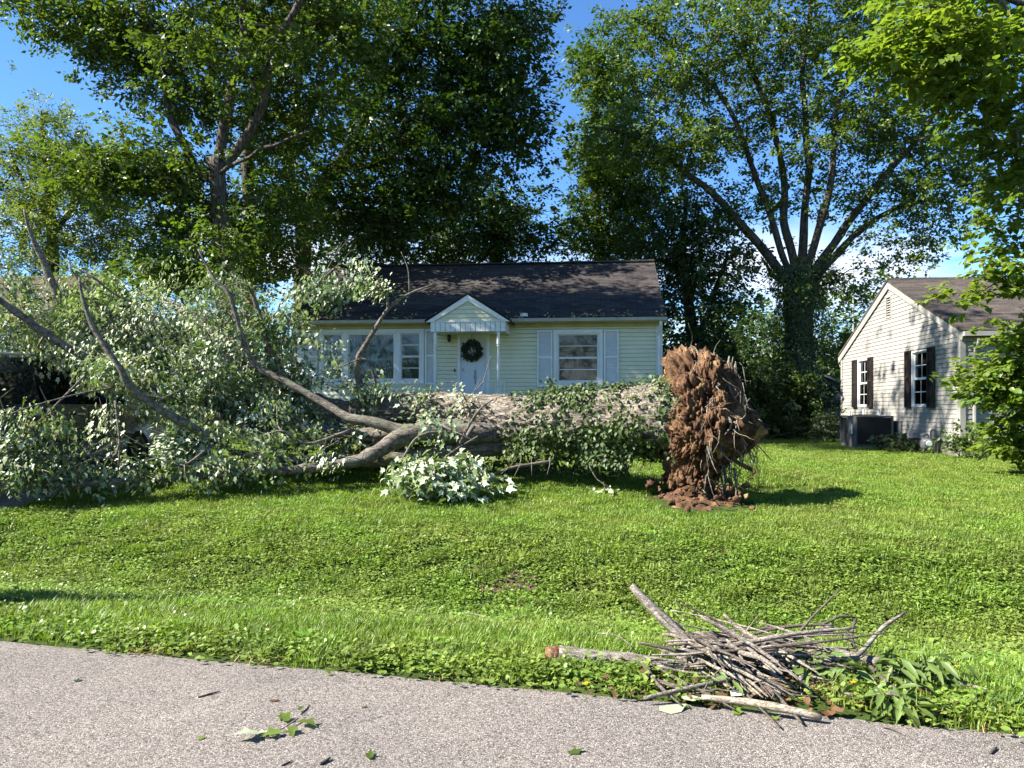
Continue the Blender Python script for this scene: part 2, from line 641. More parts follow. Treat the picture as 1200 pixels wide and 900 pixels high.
LF = {}
LF['l1'] = leafmat('hackberry_leaf', (.075, .120, .024), .40, .02, .40)
LF['c1'] = leafmat('shade_tree_leaf', (.042, .082, .018), .40, .02, .34)
LF['r'] = leafmat('ash_leaf', (.085, .135, .030), .40, .022, .38)
LF['m'] = leafmat('woodland_leaf', (.068, .118, .024), .42, .02, .36)
LF['f'] = leafmat('feathery_leaf', (.125, .170, .050), .35, .02, .40)
LF['u'] = leafmat('shrub_leaf', (.038, .068, .020), .45, .02, .30)
LF['lime'] = leafmat('broad_lime_leaf', (.135, .200, .040), .30, .015, .55, rough=.38)
LF['maple'] = leafmat('fallen_maple_leaf', (.105, .155, .065), .40, .02, .26, back=(.28, .34, .25), rough=.5, dry=.02)
LF['maple_pale'] = leafmat('upturned_maple_leaf', (.35, .415, .305), .28, .02, .25, back=(.10, .16, .05), rough=.5)
LF['ivy'] = leafmat('ivy_leaf', (.055, .088, .026), .5, .025, .18, rough=.5, spec=.3)
LF['hosta'] = leafmat('ground_shrub_leaf', (.075, .105, .045), .35, .02, .25)
LF['glossy'] = leafmat('long_glossy_leaf', (.085, .140, .036), .30, .015, .25, rough=.48, spec=.3)
LF['weed'] = leafmat('weed_leaf', (.135, .222, .036), .48, .025, .30, dry=.02, world=(.185, .225, .050))
LF['grass'] = leafmat('grass_blade', (.150, .245, .032), .42, .025, .40, dry=.03, world=(.210, .245, .046))
LF['straw'] = leafmat('dry_grass', (.34, .27, .13), .35, .02, .2)
LF['deadleaf'] = leafmat('dead_leaf', (.11, .065, .035), .4, .02, .2)
LF['yellow'] = leafmat('dandelion', (.75, .42, .02), .2, .01, .2)
LF['wreath'] = leafmat('wreath_leaf', (.020, .028, .016), .5, .04, .1)

# ------------------------------------------------------------------ leaves
TEMPL = {
    'diamond': (np.array([[0, 0, 0], [.45, .30, .10], [1, 0, -.05], [.45, -.30, .10]], float),
                np.array([[0, 2, 1], [0, 3, 2]])),
    'ovate': (np.array([[0, 0, 0], [.22, .34, .09], [.62, .30, .07], [1, 0, -.10], [.62, -.30, .07], [.22, -.34, .09], [.45, 0, 0]], float),
              np.array([[0, 6, 1], [1, 6, 2], [2, 6, 3], [3, 6, 4], [4, 6, 5], [5, 6, 0]])),
    'lance': (np.array([[0, 0, 0], [.3, .13, .04], [.7, .11, .02], [1, 0, -.14], [.7, -.11, .02], [.3, -.13, .04], [.5, 0, -.02]], float),
              np.array([[0, 6, 1], [1, 6, 2], [2, 6, 3], [3, 6, 4], [4, 6, 5], [5, 6, 0]])),
    'maple': (np.array([[0, 0, 0], [.08, .24, .07], [.30, .20, .05], [.56, .40, .03], [.62, .16, -.02], [1.05, .02, -.24],
                        [.62, -.16, -.02], [.56, -.40, .03], [.30, -.20, .05], [.08, -.24, .07], [.36, 0, -.02]], float),
              np.array([[i, 10, (i + 1) % 10] for i in range(10)])),
    'disc': (np.array([[0, 0, 0], [.15, .40, .05], [.62, .46, .06], [.98, .16, 0], [.98, -.16, 0], [.62, -.46, .06], [.15, -.40, .05]], float),
             np.array([[0, 2, 1], [0, 3, 2], [0, 4, 3], [0, 5, 4], [0, 6, 5]])),
}


def unit(a):
    return a / (np.linalg.norm(a, axis=-1, keepdims=True) + 1e-9)


def leaves(pos, nrm, dirs, size, shape='diamond'):
    """one leaf per row; nrm the upper side, dirs the way the tip points"""
    V0, T0 = TEMPL[shape]
    n = unit(nrm)
    d = unit(dirs - n * (dirs * n).sum(1, keepdims=True))
    w = np.cross(n, d)
    s = np.broadcast_to(np.asarray(size, float), (len(pos),))[:, None, None]
    V = pos[:, None, :] + s * (V0[None, :, 0:1] * d[:, None] + V0[None, :, 1:2] * w[:, None] + V0[None, :, 2:3] * n[:, None])
    k = len(V0)
    T = T0[None] + (np.arange(len(pos)) * k)[:, None, None]
    return V.reshape(-1, 3), T.reshape(-1, 3)


def rdir(n):
    return unit(RNG.normal(size=(n, 3)))


def clump_leaves(centres, per, spread, size, shape='diamond', up=.9, droop=.35, axis=None):
    """per leaves scattered round each centre"""
    n = len(centres) * per
    c = np.repeat(centres, per, axis=0)
    off = RNG.normal(size=(n, 3)) * np.asarray(spread)
    # gather leaves on a few sprays so that each clump has its own gaps
    k = RNG.integers(0, 6, n)
    seedv = RNG.normal(size=(len(centres), 6, 3)) * np.asarray(spread) * 1.15
    sp = seedv[np.repeat(np.arange(len(centres)), per), k]
    off = off * .25 + sp
    spn = rdir(len(centres) * 6).reshape(len(centres), 6, 3)[np.repeat(np.arange(len(centres)), per), k]
    nr = unit(rdir(n) * .65 + spn * .75 + np.array([0, 0, up]))
    dr = unit(off * np.array([1, 1, .3]) + rdir(n) * .35 + np.array([0, 0, -droop]))
    return leaves(c + off, nr, dr, size * (0.65 + .7 * RNG.random(n)), shape)


def blob(px, py, rx, ry, Y, ry_d, n):
    """n points in an ellipsoid seen at px, py with half sizes rx, ry pixels at depth Y"""
    c = P(px, py, Y)
    r = np.array([rx / FPX * Y, ry_d, ry / FPX * Y])
    return c + rdir(n) * (RNG.random(n) ** (1 / 2.3))[:, None] * r


def grow(limbs, targets, tip_r=.012, step=.45, lift=.25, expo=.46, maxlen=None):
    """joins every target to the nearest limb or earlier twig; returns chains [(points, radii)]"""
    pos, par, dirv, ext = [], [], [], []
    for lb in limbs:
        q = resample(lb, step)
        for i, p in enumerate(q):
            pos.append(p[:3]); par.append(len(pos) - 2 if i else -1)
            dv = q[min(i + 1, len(q) - 1)][:3] - q[max(i - 1, 0)][:3]
            dirv.append(dv / (np.linalg.norm(dv) + 1e-9)); ext.append(p[3])
    n0 = len(pos)
    cap = n0 + len(targets) * 14
    A = np.zeros((cap, 3)); A[:n0] = pos
    D = np.zeros((cap, 3)); D[:n0] = dirv
    par = par + [0] * (cap - n0)
    cost0 = np.zeros(cap)
    cnt = n0
    d0 = np.array([np.min(((A[:n0] - t) ** 2).sum(1)) for t in targets])
    chains = []
    for ti in np.argsort(d0):
        t = targets[ti]
        df = t - A[:cnt]
        dist = np.sqrt((df ** 2).sum(1))
        al = (df * D[:cnt]).sum(1) / (dist + 1e-6)
        j = int(np.argmin(dist * (1.25 - .4 * al) + cost0[:cnt] * .12))
        L_ = dist[j]
        if L_ < min(.08, step * .3): continue
        k = int(min(12, max(2, L_ / step)))
        a = A[j]
        mid = a + D[j] * L_ * .35 + np.array([0, 0, lift * L_ * .35]) + RNG.normal(size=3) * L_ * .07
        s = np.linspace(0, 1, k + 1)[1:, None]
        pts = (1 - s) ** 2 * a + 2 * s * (1 - s) * mid + s ** 2 * t
        pts[:-1] += RNG.normal(size=(k - 1, 3)) * .03 * L_ / k
        ids = []
        prev = j
        for i in range(k):
            A[cnt] = pts[i]
            dv = pts[i] - A[prev]
            D[cnt] = dv / (np.linalg.norm(dv) + 1e-9)
            par[cnt] = prev
            cost0[cnt] = cost0[prev] + np.linalg.norm(dv)
            ids.append(cnt); prev = cnt; cnt += 1
        chains.append((j, ids))
    w = np.zeros(cnt)
    for j, ids in chains: w[ids[-1]] += 1
    for i in range(cnt - 1, n0 - 1, -1): w[par[i]] += w[i]
    out = []
    for j, ids in chains:
        ii = [j] + ids
        r = tip_r * np.maximum(w[ii], 1) ** expo
        r[0] = r[1]
        if j < n0: r[0] = min(r[1] * 1.3, ext[j] if ext[j] > 0 else r[1])
        r[-1] *= .45
        out.append((A[ii], r))
    return out


def twig_mesh(chains, sides=4):
    a = Acc()
    for p, r in chains:
        V, T = tube(p, r, sides, cap=False)
        a.add(V, T)
    return a.get()


def limb_mesh(ctrl, sides=12, step=.3, rough=.08, seed=3, scale=(3, 3, .8)):
    q = resample(ctrl, step)
    V, T = tube(q[:, :3], q[:, 3], sides)
    nV = len(q) * sides
    c = np.repeat(q[:, :3], sides, 0)
    d = V[:nV] - c
    k = 1 + rough * fbm(V[:nV] * np.array(scale), 4, seed) * 2
    V[:nV] = c + d * k[:, None]
    return V, T


# ------------------------------------------------------------------ the lie of the land
RP = np.array([2.51, 3.77])
RN = np.array([.2445, .9696])        # away from the road
RU = np.array([.9696, -.2445])       # along the road


def road_s(X, Y): return (X - RP[0]) * RN[0] + (Y - RP[1]) * RN[1]


def gz(X, Y, rough=True):
    X = np.atleast_1d(np.asarray(X, float)); Y = np.atleast_1d(np.asarray(Y, float))
    s = road_s(X, Y)
    wob = .35 * n2(X, Y, .22, 5, 2)
    s2 = s + wob * sstep(.5, 2, s)
    prof = np.interp(s2, [-9, -7.2, -6.8, -.2, .05, .5, 1.0, 1.5, 1.9, 2.3, 2.8, 3.3, 3.7, 4.2, 5.2],
                     [.05, .02, -.04, -.04, -.005, .01, -.03, -.12, -.185, -.20, -.12, .05, .16, .225, .27])
    flat = np.interp(s2, [-9, -7.2, -6.8, -.2, .05, 5.2], [.05, .02, -.04, -.04, -.005, .27])
    xd = np.abs(X - (-8.3 + .095 * (Y - 9)))
    fill = 1 - sstep(1.75, 2.35, xd)
    z = prof * (1 - fill) + flat * fill
    rl = .066 * np.clip(Y - 9.8, 0, 16.2)
    rr = .11 * sstep(10, 19, Y)
    w = sstep(2.6, 8.0, X)
    z = z + (rl * (1 - w) + rr * w) * sstep(4, 6, s)
    # hollow torn out behind the root plate
    z = z - .38 * np.exp(-(((X - 4.15) / .75) ** 2 + ((Y - 11.9) / .75) ** 2))
    z = z + .07 * np.exp(-(((X - 4.3) / 1.4) ** 2 + ((Y - 10.7) / .5) ** 2))
    if rough:
        z = z + (.022 * n2(X, Y, 1.1, 11, 3)) * sstep(0, 1, s) * (1 - sstep(60, 90, Y))
    return z


def g1(x, y): return float(gz(x, y)[0])


def grid_axis(lo, a, b, hi, fine, grow_=1.35):
    mid = list(np.arange(a, b + 1e-6, fine))
    up, st = [], fine
    x = b
    while x < hi:
        st *= grow_; x += st; up.append(min(x, hi))
    dn, st = [], fine
    x = a
    while x > lo:
        st *= grow_; x -= st; dn.append(max(x, lo))
    return np.array(dn[::-1] + mid + up)


def sheet(name, xs, ys, zf, mat, keep=None):
    X, Y = np.meshgrid(xs, ys)
    V = np.stack([X.ravel(), Y.ravel(), zf(X.ravel(), Y.ravel())], 1)
    nx = len(xs)
    i, j = np.meshgrid(np.arange(nx - 1), np.arange(len(ys) - 1))
    a = (j * nx + i).ravel()
    T = np.concatenate([np.stack([a, a + 1, a + nx + 1], 1), np.stack([a, a + nx + 1, a + nx], 1)])
    if keep is not None:
        cen = V[T].mean(1)
        T = T[keep(cen[:, 0], cen[:, 1])]
    return tri_obj(name, V, T, mat, None, True)


ground = sheet('lawn_ground', grid_axis(-900, -11, 15, 900, .13), grid_axis(-900, 2.5, 34, 1200, .13), gz, M['ground'])
tag(ground, kind='structure')

# road: a sheet in road coordinates, its lawn edge ragged
tv = grid_axis(-300, -7, 6, 300, .06)
edge = .03 + .05 * n2(tv, tv * 0, 1.4, 31, 4) + .025 * n2(tv, tv * 0, 9, 33, 2)
rows = [-6.9, -5.5, -4, -2.5, -1.2, -.5, -.15, 0]
V = []
for k, sv in enumerate(rows):
    ss = sv + (edge if k == len(rows) - 1 else edge * .5 if k == len(rows) - 2 else 0)
    p = RP[None] + tv[:, None] * RU[None] + (np.zeros_like(tv) + ss)[:, None] * RN[None]
    V.append(np.column_stack([p, np.full(len(tv), .0 - (.012 if k == len(rows) - 1 else 0))]))
V = np.concatenate(V)
n_ = len(tv)
i, j = np.meshgrid(np.arange(n_ - 1), np.arange(len(rows) - 1))
a = (j * n_ + i).ravel()
T = np.concatenate([np.stack([a, a + 1, a + n_ + 1], 1), np.stack([a, a + n_ + 1, a + n_], 1)])
road = tri_obj('road', V, T, M['road'], None, True)
tag(road, kind='structure')

# bare patch torn in the bank
bx_, by_ = np.linspace(-.5, .55, 40), np.linspace(6.95, 7.75, 32)
bp = sheet('bare_soil', bx_, by_, lambda X, Y: gz(X, Y) + .006 + .035 * n2(X, Y, 12, 71, 3), M['earth'],
           lambda X, Y: ((X - .02) / .36) ** 2 + ((Y - 7.35) / .20) ** 2 + 1.0 * n2(X, Y, 6, 72, 3) < .8)
tag(bp, kind='structure')

# driveway the car stands on
dy = np.arange(4.9, 15.6, .3)
V = []
for q in (-1.45, 0, 1.45):
    xx = -8.3 + .095 * (dy - 9) + q + (.05 * n2(dy, dy * 0 + q, 1.3, 8, 2) if q else 0)
    V.append(np.column_stack([xx, dy, gz(xx, dy, False) + .035]))
V = np.concatenate(V)
n_ = len(dy)
i, j = np.meshgrid(np.arange(n_ - 1), np.arange(2))
a = (j * n_ + i).ravel()
T = np.concatenate([np.stack([a, a + n_ + 1, a + 1], 1), np.stack([a, a + n_, a + n_ + 1], 1)])
tag(tri_obj('driveway', V, T, M['road'], None, True), kind='structure')

# ------------------------------------------------------------------ clapboard walls
def siding(x0, x1, z0, z1, course, holes, top=None, proud=.018, slot=.012):
    """lap boards in a local x-z plane at y=0 facing -y; holes = [(x0,x1,z0,z1)]; top(x)->z for gables"""
    m = MB()
    z = z0
    k = 0
    while z < z1 - 1e-4:
        zt = min(z + course, z1)
        zm = (z + zt) / 2
        cuts = sorted([(h[0], h[1]) for h in holes if h[2] < zm < h[3]])
        segs, x = [], x0
        lim0, lim1 = x0, x1
        if top is not None:
            lim0, lim1 = top(zm)
            x = lim0
        for a_, b_ in cuts:
            if a_ > x: segs.append((x, min(a_, lim1)))
            x = max(x, b_)
        if x < lim1: segs.append((x, lim1))
        for a_, b_ in segs:
            if b_ - a_ < .01: continue
            t_ = zt - slot
            m.poly([(a_, -proud, z), (b_, -proud, z), (b_, -.003, t_), (a_, -.003, t_), (a_, .03, z), (b_, .03, z), (b_, .03, t_), (a_, .03, t_)],
                   [(0, 1, 2, 3), (0, 4, 5, 1), (0, 3, 7, 4), (1, 5, 6, 2), (3, 2, 6, 7)])
            m.poly([(a_, .03, t_), (b_, .03, t_), (b_, .03, zt), (a_, .03, zt)], [(0, 1, 2, 3)])
        z = zt
        k += 1
    return m


def xf(mb, mat4):
    mb.v = [tuple(mat4 @ Vector(p)) for p in mb.v]
    return mb


def frame_boxes(x0, x1, z0, z1, w, y0, y1):
    m = MB()
    m.box(x0, x1, y0, y1, z1 - w, z1)
    m.box(x0, x1, y0, y1, z0, z0 + w)
    m.box(x0, x0 + w, y0, y1, z0 + w, z1 - w)
    m.box(x1 - w, x1, y0, y1, z0 + w, z1 - w)
    return m


def window(root, x0, x1, z0, z1, T4=None, bars=(), rails=True, fill='blind', name='window'):
    """double-hung window in a local x-z plane; children: trim frame > sash, pane, muntin, curtain"""
    T4 = T4 or Matrix.Identity(4)
    w = .05
    fr = xf(frame_boxes(x0, x1, z0, z1, w, -.035, .07), T4).build(name, M['white'], root, .004)
    zm = (z0 + z1) / 2
    parts = [(z0 + w, zm), (zm, z1 - w)] if rails else [(z0 + w, z1 - w)]
    for i_, (a_, b_) in enumerate(parts):
        y = .02 if i_ == 0 else .045
        xf(frame_boxes(x0 + w + .002, x1 - w - .002, a_ + .002, b_ - .002, .032, y - .015, y + .012), T4).build('sash', M['white'], fr, .003)
        xf(MB().box(x0 + w + .03, x1 - w - .03, y - .002, y + .002, a_ + .03, b_ - .03), T4).build('pane', M['glass'], fr)
        for q in bars:
            if q[0] == 'h':
                zz = a_ + (b_ - a_) * q[1]
                xf(MB().box(x0 + w + .03, x1 - w - .03, y - .012, y - .003, zz - .012, zz + .012), T4).build('muntin', M['white'], fr)
            else:
                xx = x0 + (x1 - x0) * q[1]
                xf(MB().box(xx - .009, xx + .009, y - .013, y - .004, a_ + .03, b_ - .03), T4).build('muntin', M['white'], fr)
    m = MB()
    if fill == 'blind':
        zz = z0 + w
        while zz < z1 - w:
            m.poly([(x0 + w, .15, zz), (x1 - w, .15, zz), (x1 - w, .135, zz + .05), (x0 + w, .135, zz + .05)], [(0, 1, 2, 3)])
            zz += .047
        xf(m, T4).build('blind', M['blind'], fr)
    else:
        n = 40
        pts = []
        for k in range(n + 1):
            xx = x0 + w + (x1 - x0 - 2 * w) * k / n
            yy = .17 + .025 * math.sin(k * 1.9) + .012 * math.sin(k * .7)
            pts += [(xx, yy, z0 + w), (xx, yy, z1 - w)]
        m.poly(pts, [(2 * k, 2 * k + 2, 2 * k + 3, 2 * k + 1) for k in range(n)])
        xf(m, T4).build('curtain', M['curtain'], fr)
    xf(MB().box(x0, x1, .25, .27, z0, z1), T4).build('room_backing', M['room'], fr)
    return fr


def shutter(root, x0, x1, z0, z1, mat, T4=None, arch=True):
    T4 = T4 or Matrix.Identity(4)
    o = xf(frame_boxes(x0, x1, z0, z1, .055, -.075, -.02), T4).build('shutter', mat, root, .004)
    zm = z0 + (z1 - z0) * .52
    xf(MB().box(x0 + .055, x1 - .055, -.070, -.021, zm - .03, zm + .03), T4).build('rail', mat, o)
    for a_, b_ in ((z0 + .055, zm - .03), (zm + .03, z1 - .055)):
        m = MB()
        zz = a_
        while zz < b_ - .02:
            m.poly([(x0 + .055, -.058, zz), (x1 - .055, -.058, zz), (x1 - .055, -.026, zz + .052), (x0 + .055, -.026, zz + .052)], [(0, 1, 2, 3)])
            zz += .06
        xf(m, T4).build('louvres', mat, o)
    return o


# ------------------------------------------------------------------ the yellow house
HG = 1.36                                        # ground level at the house
HA = R(-5.3)
house = empty('yellow_house', (-1.25, 25.0, HG), HA)
tag(house, 'pale yellow clapboard cottage with dark shingle roof and white gabled porch', 'house')
hu = np.array([math.cos(HA), math.sin(HA)]); hd = np.array([-math.sin(HA), math.cos(HA)])


def H(px, py, ly=0.0):
    d = np.array([(px - 600) / FPX, 1.0])
    o = -np.array([-1.25, 25.0])
    # camera at 0: solve (t*d + o).hd = ly
    t = (ly - o @ hd) / (d @ hd)
    return float((t * d + o) @ hu), EYE + (HOR - py) / FPX * t - HG


xl, xr = H(349, 400)[0], H(775, 400)[0]
HD = 8.0
zs0 = .42
ze = H(680, 377)[1]
# windows (frame outer x0, x1, z0, z1)
wr = (H(648.5, 0)[0], H(706.5, 0)[0], H(677, 452.5)[1], H(677, 386)[1])
wl = (H(374, 0)[0], H(497, 0)[0], H(440, 450)[1], H(440, 386)[1])
dr = (H(536, 0)[0], H(574, 0)[0], .54, H(555, 391.5)[1])
holes = [(wr[0] + .03, wr[1] - .03, wr[2] + .03, wr[3] - .03), (wl[0] + .03, wl[1] - .03, wl[2] + .03, wl[3] - .03), (dr[0] + .02, dr[1] - .02, 0, dr[3] - .02)]
fnd = MB().box(xl + .02, xr - .02, .03, HD - .03, -.35, zs0 + .02).build('foundation', M['foundation'], house)
sw = siding(xl, xr, zs0, ze - .16, .131, holes).build('front_siding', M['yellow'], house)
tag(sw, kind='stuff')
RY = Matrix.Rotation(R(90), 4, 'Z')
side_r = Matrix.Translation((xr, 0, 0)) @ RY
side_l = Matrix.Translation((xl, HD, 0)) @ Matrix.Rotation(R(-90), 4, 'Z')
zr = None
ridge_y = 4.0
zrid = EYE + (HOR - 309.5) / FPX * 29.0 - HG
slope = (zrid - (ze + .1)) / (ridge_y + .35)


def gable_lim(zm):
    if zm < ze: return 0.0, HD
    d_ = (zm - ze) / slope
    return min(d_, HD / 2), max(HD - d_, HD / 2)


for T4, nm in ((side_r, 'side_siding'), (side_l, 'side_siding')):
    tag(xf(siding(0, HD, zs0, zrid - .15, .131, [], gable_lim), T4).build(nm, M['yellow'], house), kind='stuff')
MB().box(xl, xr, HD - .02, HD, zs0, ze).build('rear_wall', M['yellow'], house)
# inner box so that no light leaks through the rooms
MB().box(xl + .06, xr - .06, .3, .33, zs0, ze - .02).build('inner_wall', M['room'], house)
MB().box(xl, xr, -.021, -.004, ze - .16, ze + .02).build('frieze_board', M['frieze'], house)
for x_, s_ in ((xl, 1), (xr, -1)):
    MB().box(x_ - .03 if s_ > 0 else x_ - .17, x_ + .17 if s_ > 0 else x_ + .03, -.035, -.0185, zs0 - .02, ze - .16).build('corner_trim', M['white'], house, .004)
    MB().box(x_ - .035 if s_ > 0 else x_ + .001, x_ - .001 if s_ > 0 else x_ + .035, -.034, .12, zs0 - .02, ze).build('corner_trim', M['white'], house, .004)
# roof
xo0, xo1 = xl - .22, xr + .14
th = .09
eY, eZ = -.36, ze + .09
for sgn in (0, 1):
    y0_, y1_ = (eY, ridge_y) if sgn == 0 else (HD + .36, ridge_y)
    m = MB()
    nn = 24
    # slightly uneven sheet of shingles with real thickness
    pts, fc = [], []
    for r_ in range(nn + 1):
        f_ = r_ / nn
        for q in range(41):
            gx = xo0 + (xo1 - xo0) * q / 40
            sag = -.035 * math.sin(math.pi * f_) * (1 + .6 * math.sin(q * .37)) - (.02 * math.sin(math.pi * q / 40))
            pts.append((gx, y0_ + (y1_ - y0_) * f_, eZ + (zrid - eZ) * f_ + sag + .012 * math.sin(q * 1.3 + r_ * 2.1)))
    for r_ in range(nn):
        for q in range(40):
            a_ = r_ * 41 + q
            fc.append((a_, a_ + 1, a_ + 42, a_ + 41))
    m.poly(pts, fc)
    o = m.build('roof', M['roof_brown'], house)
    so = o.modifiers.new('thick', 'SOLIDIFY'); so.thickness = th; so.offset = -1
o = MB().box(xo0, xo1, ridge_y - .14, ridge_y + .14, zrid - .02, zrid + .012).build('ridge_cap', M['roof_brown'], house)
MB().box(xo0, xo1, eY - .005, eY + .02, ze - .06, ze + .02).build('fascia', M['gutter'], house)
MB().box(xo0, xo1, eY + .02, -.02, ze + .021, ze + .035).build('soffit', M['white'], house)
# gutter: open U channel
m = MB()
m.prism([(xo0, eY - .115, ze + .075), (xo0, eY - .10, ze - .02), (xo0, eY - .06, ze - .045), (xo0, eY - .008, ze - .045), (xo0, eY - .008, ze - .03), (xo0, eY - .055, ze - .03), (xo0, eY - .09, ze - .01), (xo0, eY - .105, ze + .075)], (xo1 - xo0, 0, 0))
m.build('gutter', M['gutter'], house)
# rake boards on the gable ends
for x_ in (xo0 + .005, xo1 - .03):
    for y0_ in (eY, HD - eY):
        MB().bar((x_ + .012, y0_, eZ - .16), (x_ + .012, ridge_y, zrid - .16), .02, .15).build('rake_board', M['white'], house)
# downspout at the corner
m = MB()
m.tube([(xr - .06, eY - .06, ze - .05), (xr - .06, eY - .05, ze - .16), (xr - .09, -.09, ze - .42), (xr - .09, -.08, ze - .6), (xr - .09, -.08, .15), (xr - .06, -.25, .05)], .042, 8)
m.build('downspout', M['white'], house)
# window trims, panes, shutters
mr_ = frame_boxes(wr[0] - .0, wr[1] + .0, wr[2], wr[3], .10, -.04, -.0195).build('window_trim', M['white'], house, .004)
window(house, wr[0] + .102, wr[1] - .102, wr[2] + .102, wr[3] - .102, None, [('h', .5)], True, 'blind')
for a_, b_ in ((H(629.5, 0)[0], H(647.5, 0)[0]), (H(707.5, 0)[0], H(725, 0)[0])):
    shutter(house, a_, b_, H(677, 453.5)[1], H(677, 387)[1], M['white'])
frame_boxes(wl[0], wl[1], wl[2], wl[3], .09, -.04, -.0195).build('window_trim', M['white'], house, .004)
for a_, b_ in ((402.5, 406.5), (464, 468)):
    MB().box(H(a_, 0)[0], H(b_, 0)[0], -.038, -.018, wl[2] + .091, wl[3] - .091).build('mullion', M['white'], house, .004)
window(house, wl[0] + .092, H(402.5, 0)[0] - .002, wl[2] + .092, wl[3] - .092, None, [('h', .5)], True, 'blind')
window(house, H(406.5, 0)[0] + .002, H(464, 0)[0] - .002, wl[2] + .092, wl[3] - .092, None, [], False, 'curtain')
window(house, H(468, 0)[0] + .002, wl[1] - .092, wl[2] + .092, wl[3] - .092, None, [('h', .5)], True, 'blind')
for a_, b_ in ((H(355, 0)[0], H(372.5, 0)[0]), (H(498.5, 0)[0], H(510, 0)[0])):
    shutter(house, a_, b_, H(440, 451)[1], H(440, 387)[1], M['white'])

# door with sunburst fanlight, wreath and number
df = MB()
dz0 = dr[2]
df.box(dr[0], dr[0] + .11, -.05, .06, dz0, dr[3]).box(dr[1] - .11, dr[1], -.05, .06, dz0, dr[3]).box(dr[0] + .11, dr[1] - .11, -.05, .06, dr[3] - .10, dr[3])
frame = df.build('door_frame', M['white'], house, .005)
x0_, x1_ = dr[0] + .112, dr[1] - .112
door = MB().box(x0_, x1_, .0, .045, dz0 + .01, dr[3] - .102).build('door', M['door'], house, .003)
xc = (x0_ + x1_) / 2
zt_ = dr[3] - .102
for (a_, b_, c_, d_) in ((.10, .36, .12, .72), (.55, .81, .12, .72), (.10, .36, .80, 1.12), (.55, .81, .80, 1.12)):
    sc_ = (x1_ - x0_) / .91
    frame_boxes(x0_ + a_ * sc_, x0_ + b_ * sc_, dz0 + c_, dz0 + d_, .025, -.008, .001).build('panel_moulding', M['door'], door, .003)
# fanlight
fz, fr_ = dz0 + 1.42, .30
n = 18
m = MB()
m.prism([(xc + fr_ * math.cos(math.pi * k / n), -.004, fz + fr_ * math.sin(math.pi * k / n)) for k in range(n + 1)], (0, .006, 0))
m.build('fanlight_pane', M['ac_metal'], door)
m = MB()
for k in range(n):
    a0, a1 = math.pi * k / n, math.pi * (k + 1) / n
    m.bar((xc + fr_ * math.cos(a0), -.012, fz + fr_ * math.sin(a0)), (xc + fr_ * math.cos(a1), -.012, fz + fr_ * math.sin(a1)), .03, .02, (0, 1, 0))
for k in range(1, 5):
    a0 = math.pi * k / 5
    m.bar((xc + .1 * math.cos(a0), -.012, fz + .1 * math.sin(a0)), (xc + fr_ * math.cos(a0), -.012, fz + fr_ * math.sin(a0)), .018, .018, (0, 1, 0))
m.bar((xc - fr_, -.012, fz), (xc + fr_, -.012, fz), .03, .02, (0, 1, 0))
m.build('fanlight_frame', M['white'], door)
MB().lathe([(.0, -.05), (.028, -.05), (.034, -.03), (.02, -.012), (.03, 0)], 12, (x0_ + .08, 0, dz0 + .95), 'y').build('door_knob', M['galv'], door)
# number
z207 = [H(555, 436.5)[1], H(555, 442.5)[1], H(555, 448.5)[1]]
for ch, zc in zip('207', z207):
    cu = bpy.data.curves.new('digit', 'FONT')
    cu.body = ch
    cu.size = .19
    cu.extrude = .006
    cu.align_x = 'CENTER'
    cu.align_y = 'CENTER'
    tmp = bpy.data.objects.new('digit_text', cu)
    C.objects.link(tmp)
    dg = bpy.context.evaluated_depsgraph_get()
    me = bpy.data.meshes.new_from_object(tmp.evaluated_get(dg))
    bpy.data.objects.remove(tmp)
    me.materials.clear()
    me.materials.append(M['black'])
    o = link(bpy.data.objects.new('number_digit', me), door)
    o.location = (xc + .05, -.009, zc)
    o.rotation_euler = (R(90), 0, 0)
# doorbell and porch lamp
MB().box(dr[0] - .11, dr[0] - .06, -.035, -.017, H(530, 434)[1] - .05, H(530, 434)[1] + .05).build('doorbell', M['black'], house)
lx, lz = H(527, 396)
pl = MB().lathe([(.045, .10), (.06, .06), (.065, -.05), (.05, -.12), (.015, -.15)], 12, (lx, -.12, lz)).build('porch_lamp', M['black'], house, smooth=True)
MB().lathe([(.04, .0), (.05, -.02), (.02, -.11)], 12, (lx, -.021, lz + .02), 'y').build('lamp_bracket', M['black'], pl)
MB().lathe([(.052, .05), (.056, -.05)], 10, (lx, -.123, lz - .005)).build('lamp_glass', M['meter'], pl)
# wreath hangs on the door: a thing of its own
wc = H(553, 411, -.06)
Mh = Matrix.Translation((-1.25, 25.0, HG)) @ Matrix.Rotation(HA, 4, 'Z')
wre = empty('wreath', Mh @ Vector((wc[0], -.06, wc[1])), HA)
tag(wre, 'dark leafy wreath hanging on the front door above the number', 'wreath')
m = MB()
n = 40
m.tube([(.25 * math.cos(2 * math.pi * k / n), 0, .25 * math.sin(2 * math.pi * k / n)) for k in range(n + 1)], .03, 6)
m.build('ring', M['bark_twig'], wre)
aa = RNG.random(1100) * 2 * math.pi
ra = .25 + RNG.normal(size=1100) * .045
pp = np.column_stack([ra * np.cos(aa), -.005 - RNG.random(1100) * .075, ra * np.sin(aa)])
tdir = np.column_stack([-np.sin(aa), np.zeros(1100), np.cos(aa)]) + rdir(1100) * .9
V, T = leaves(pp, unit(rdir(1100) + np.array([0, -1.2, 0])), tdir, .07, 'ovate')
tag(tri_obj('leaves', V, T, LF['wreath'], wre), kind='stuff')
MB().tube([(0, .01, .25), (0, -.01, .45), (0, .02, .62)], .008, 5).build('hanger', M['black'], wre)

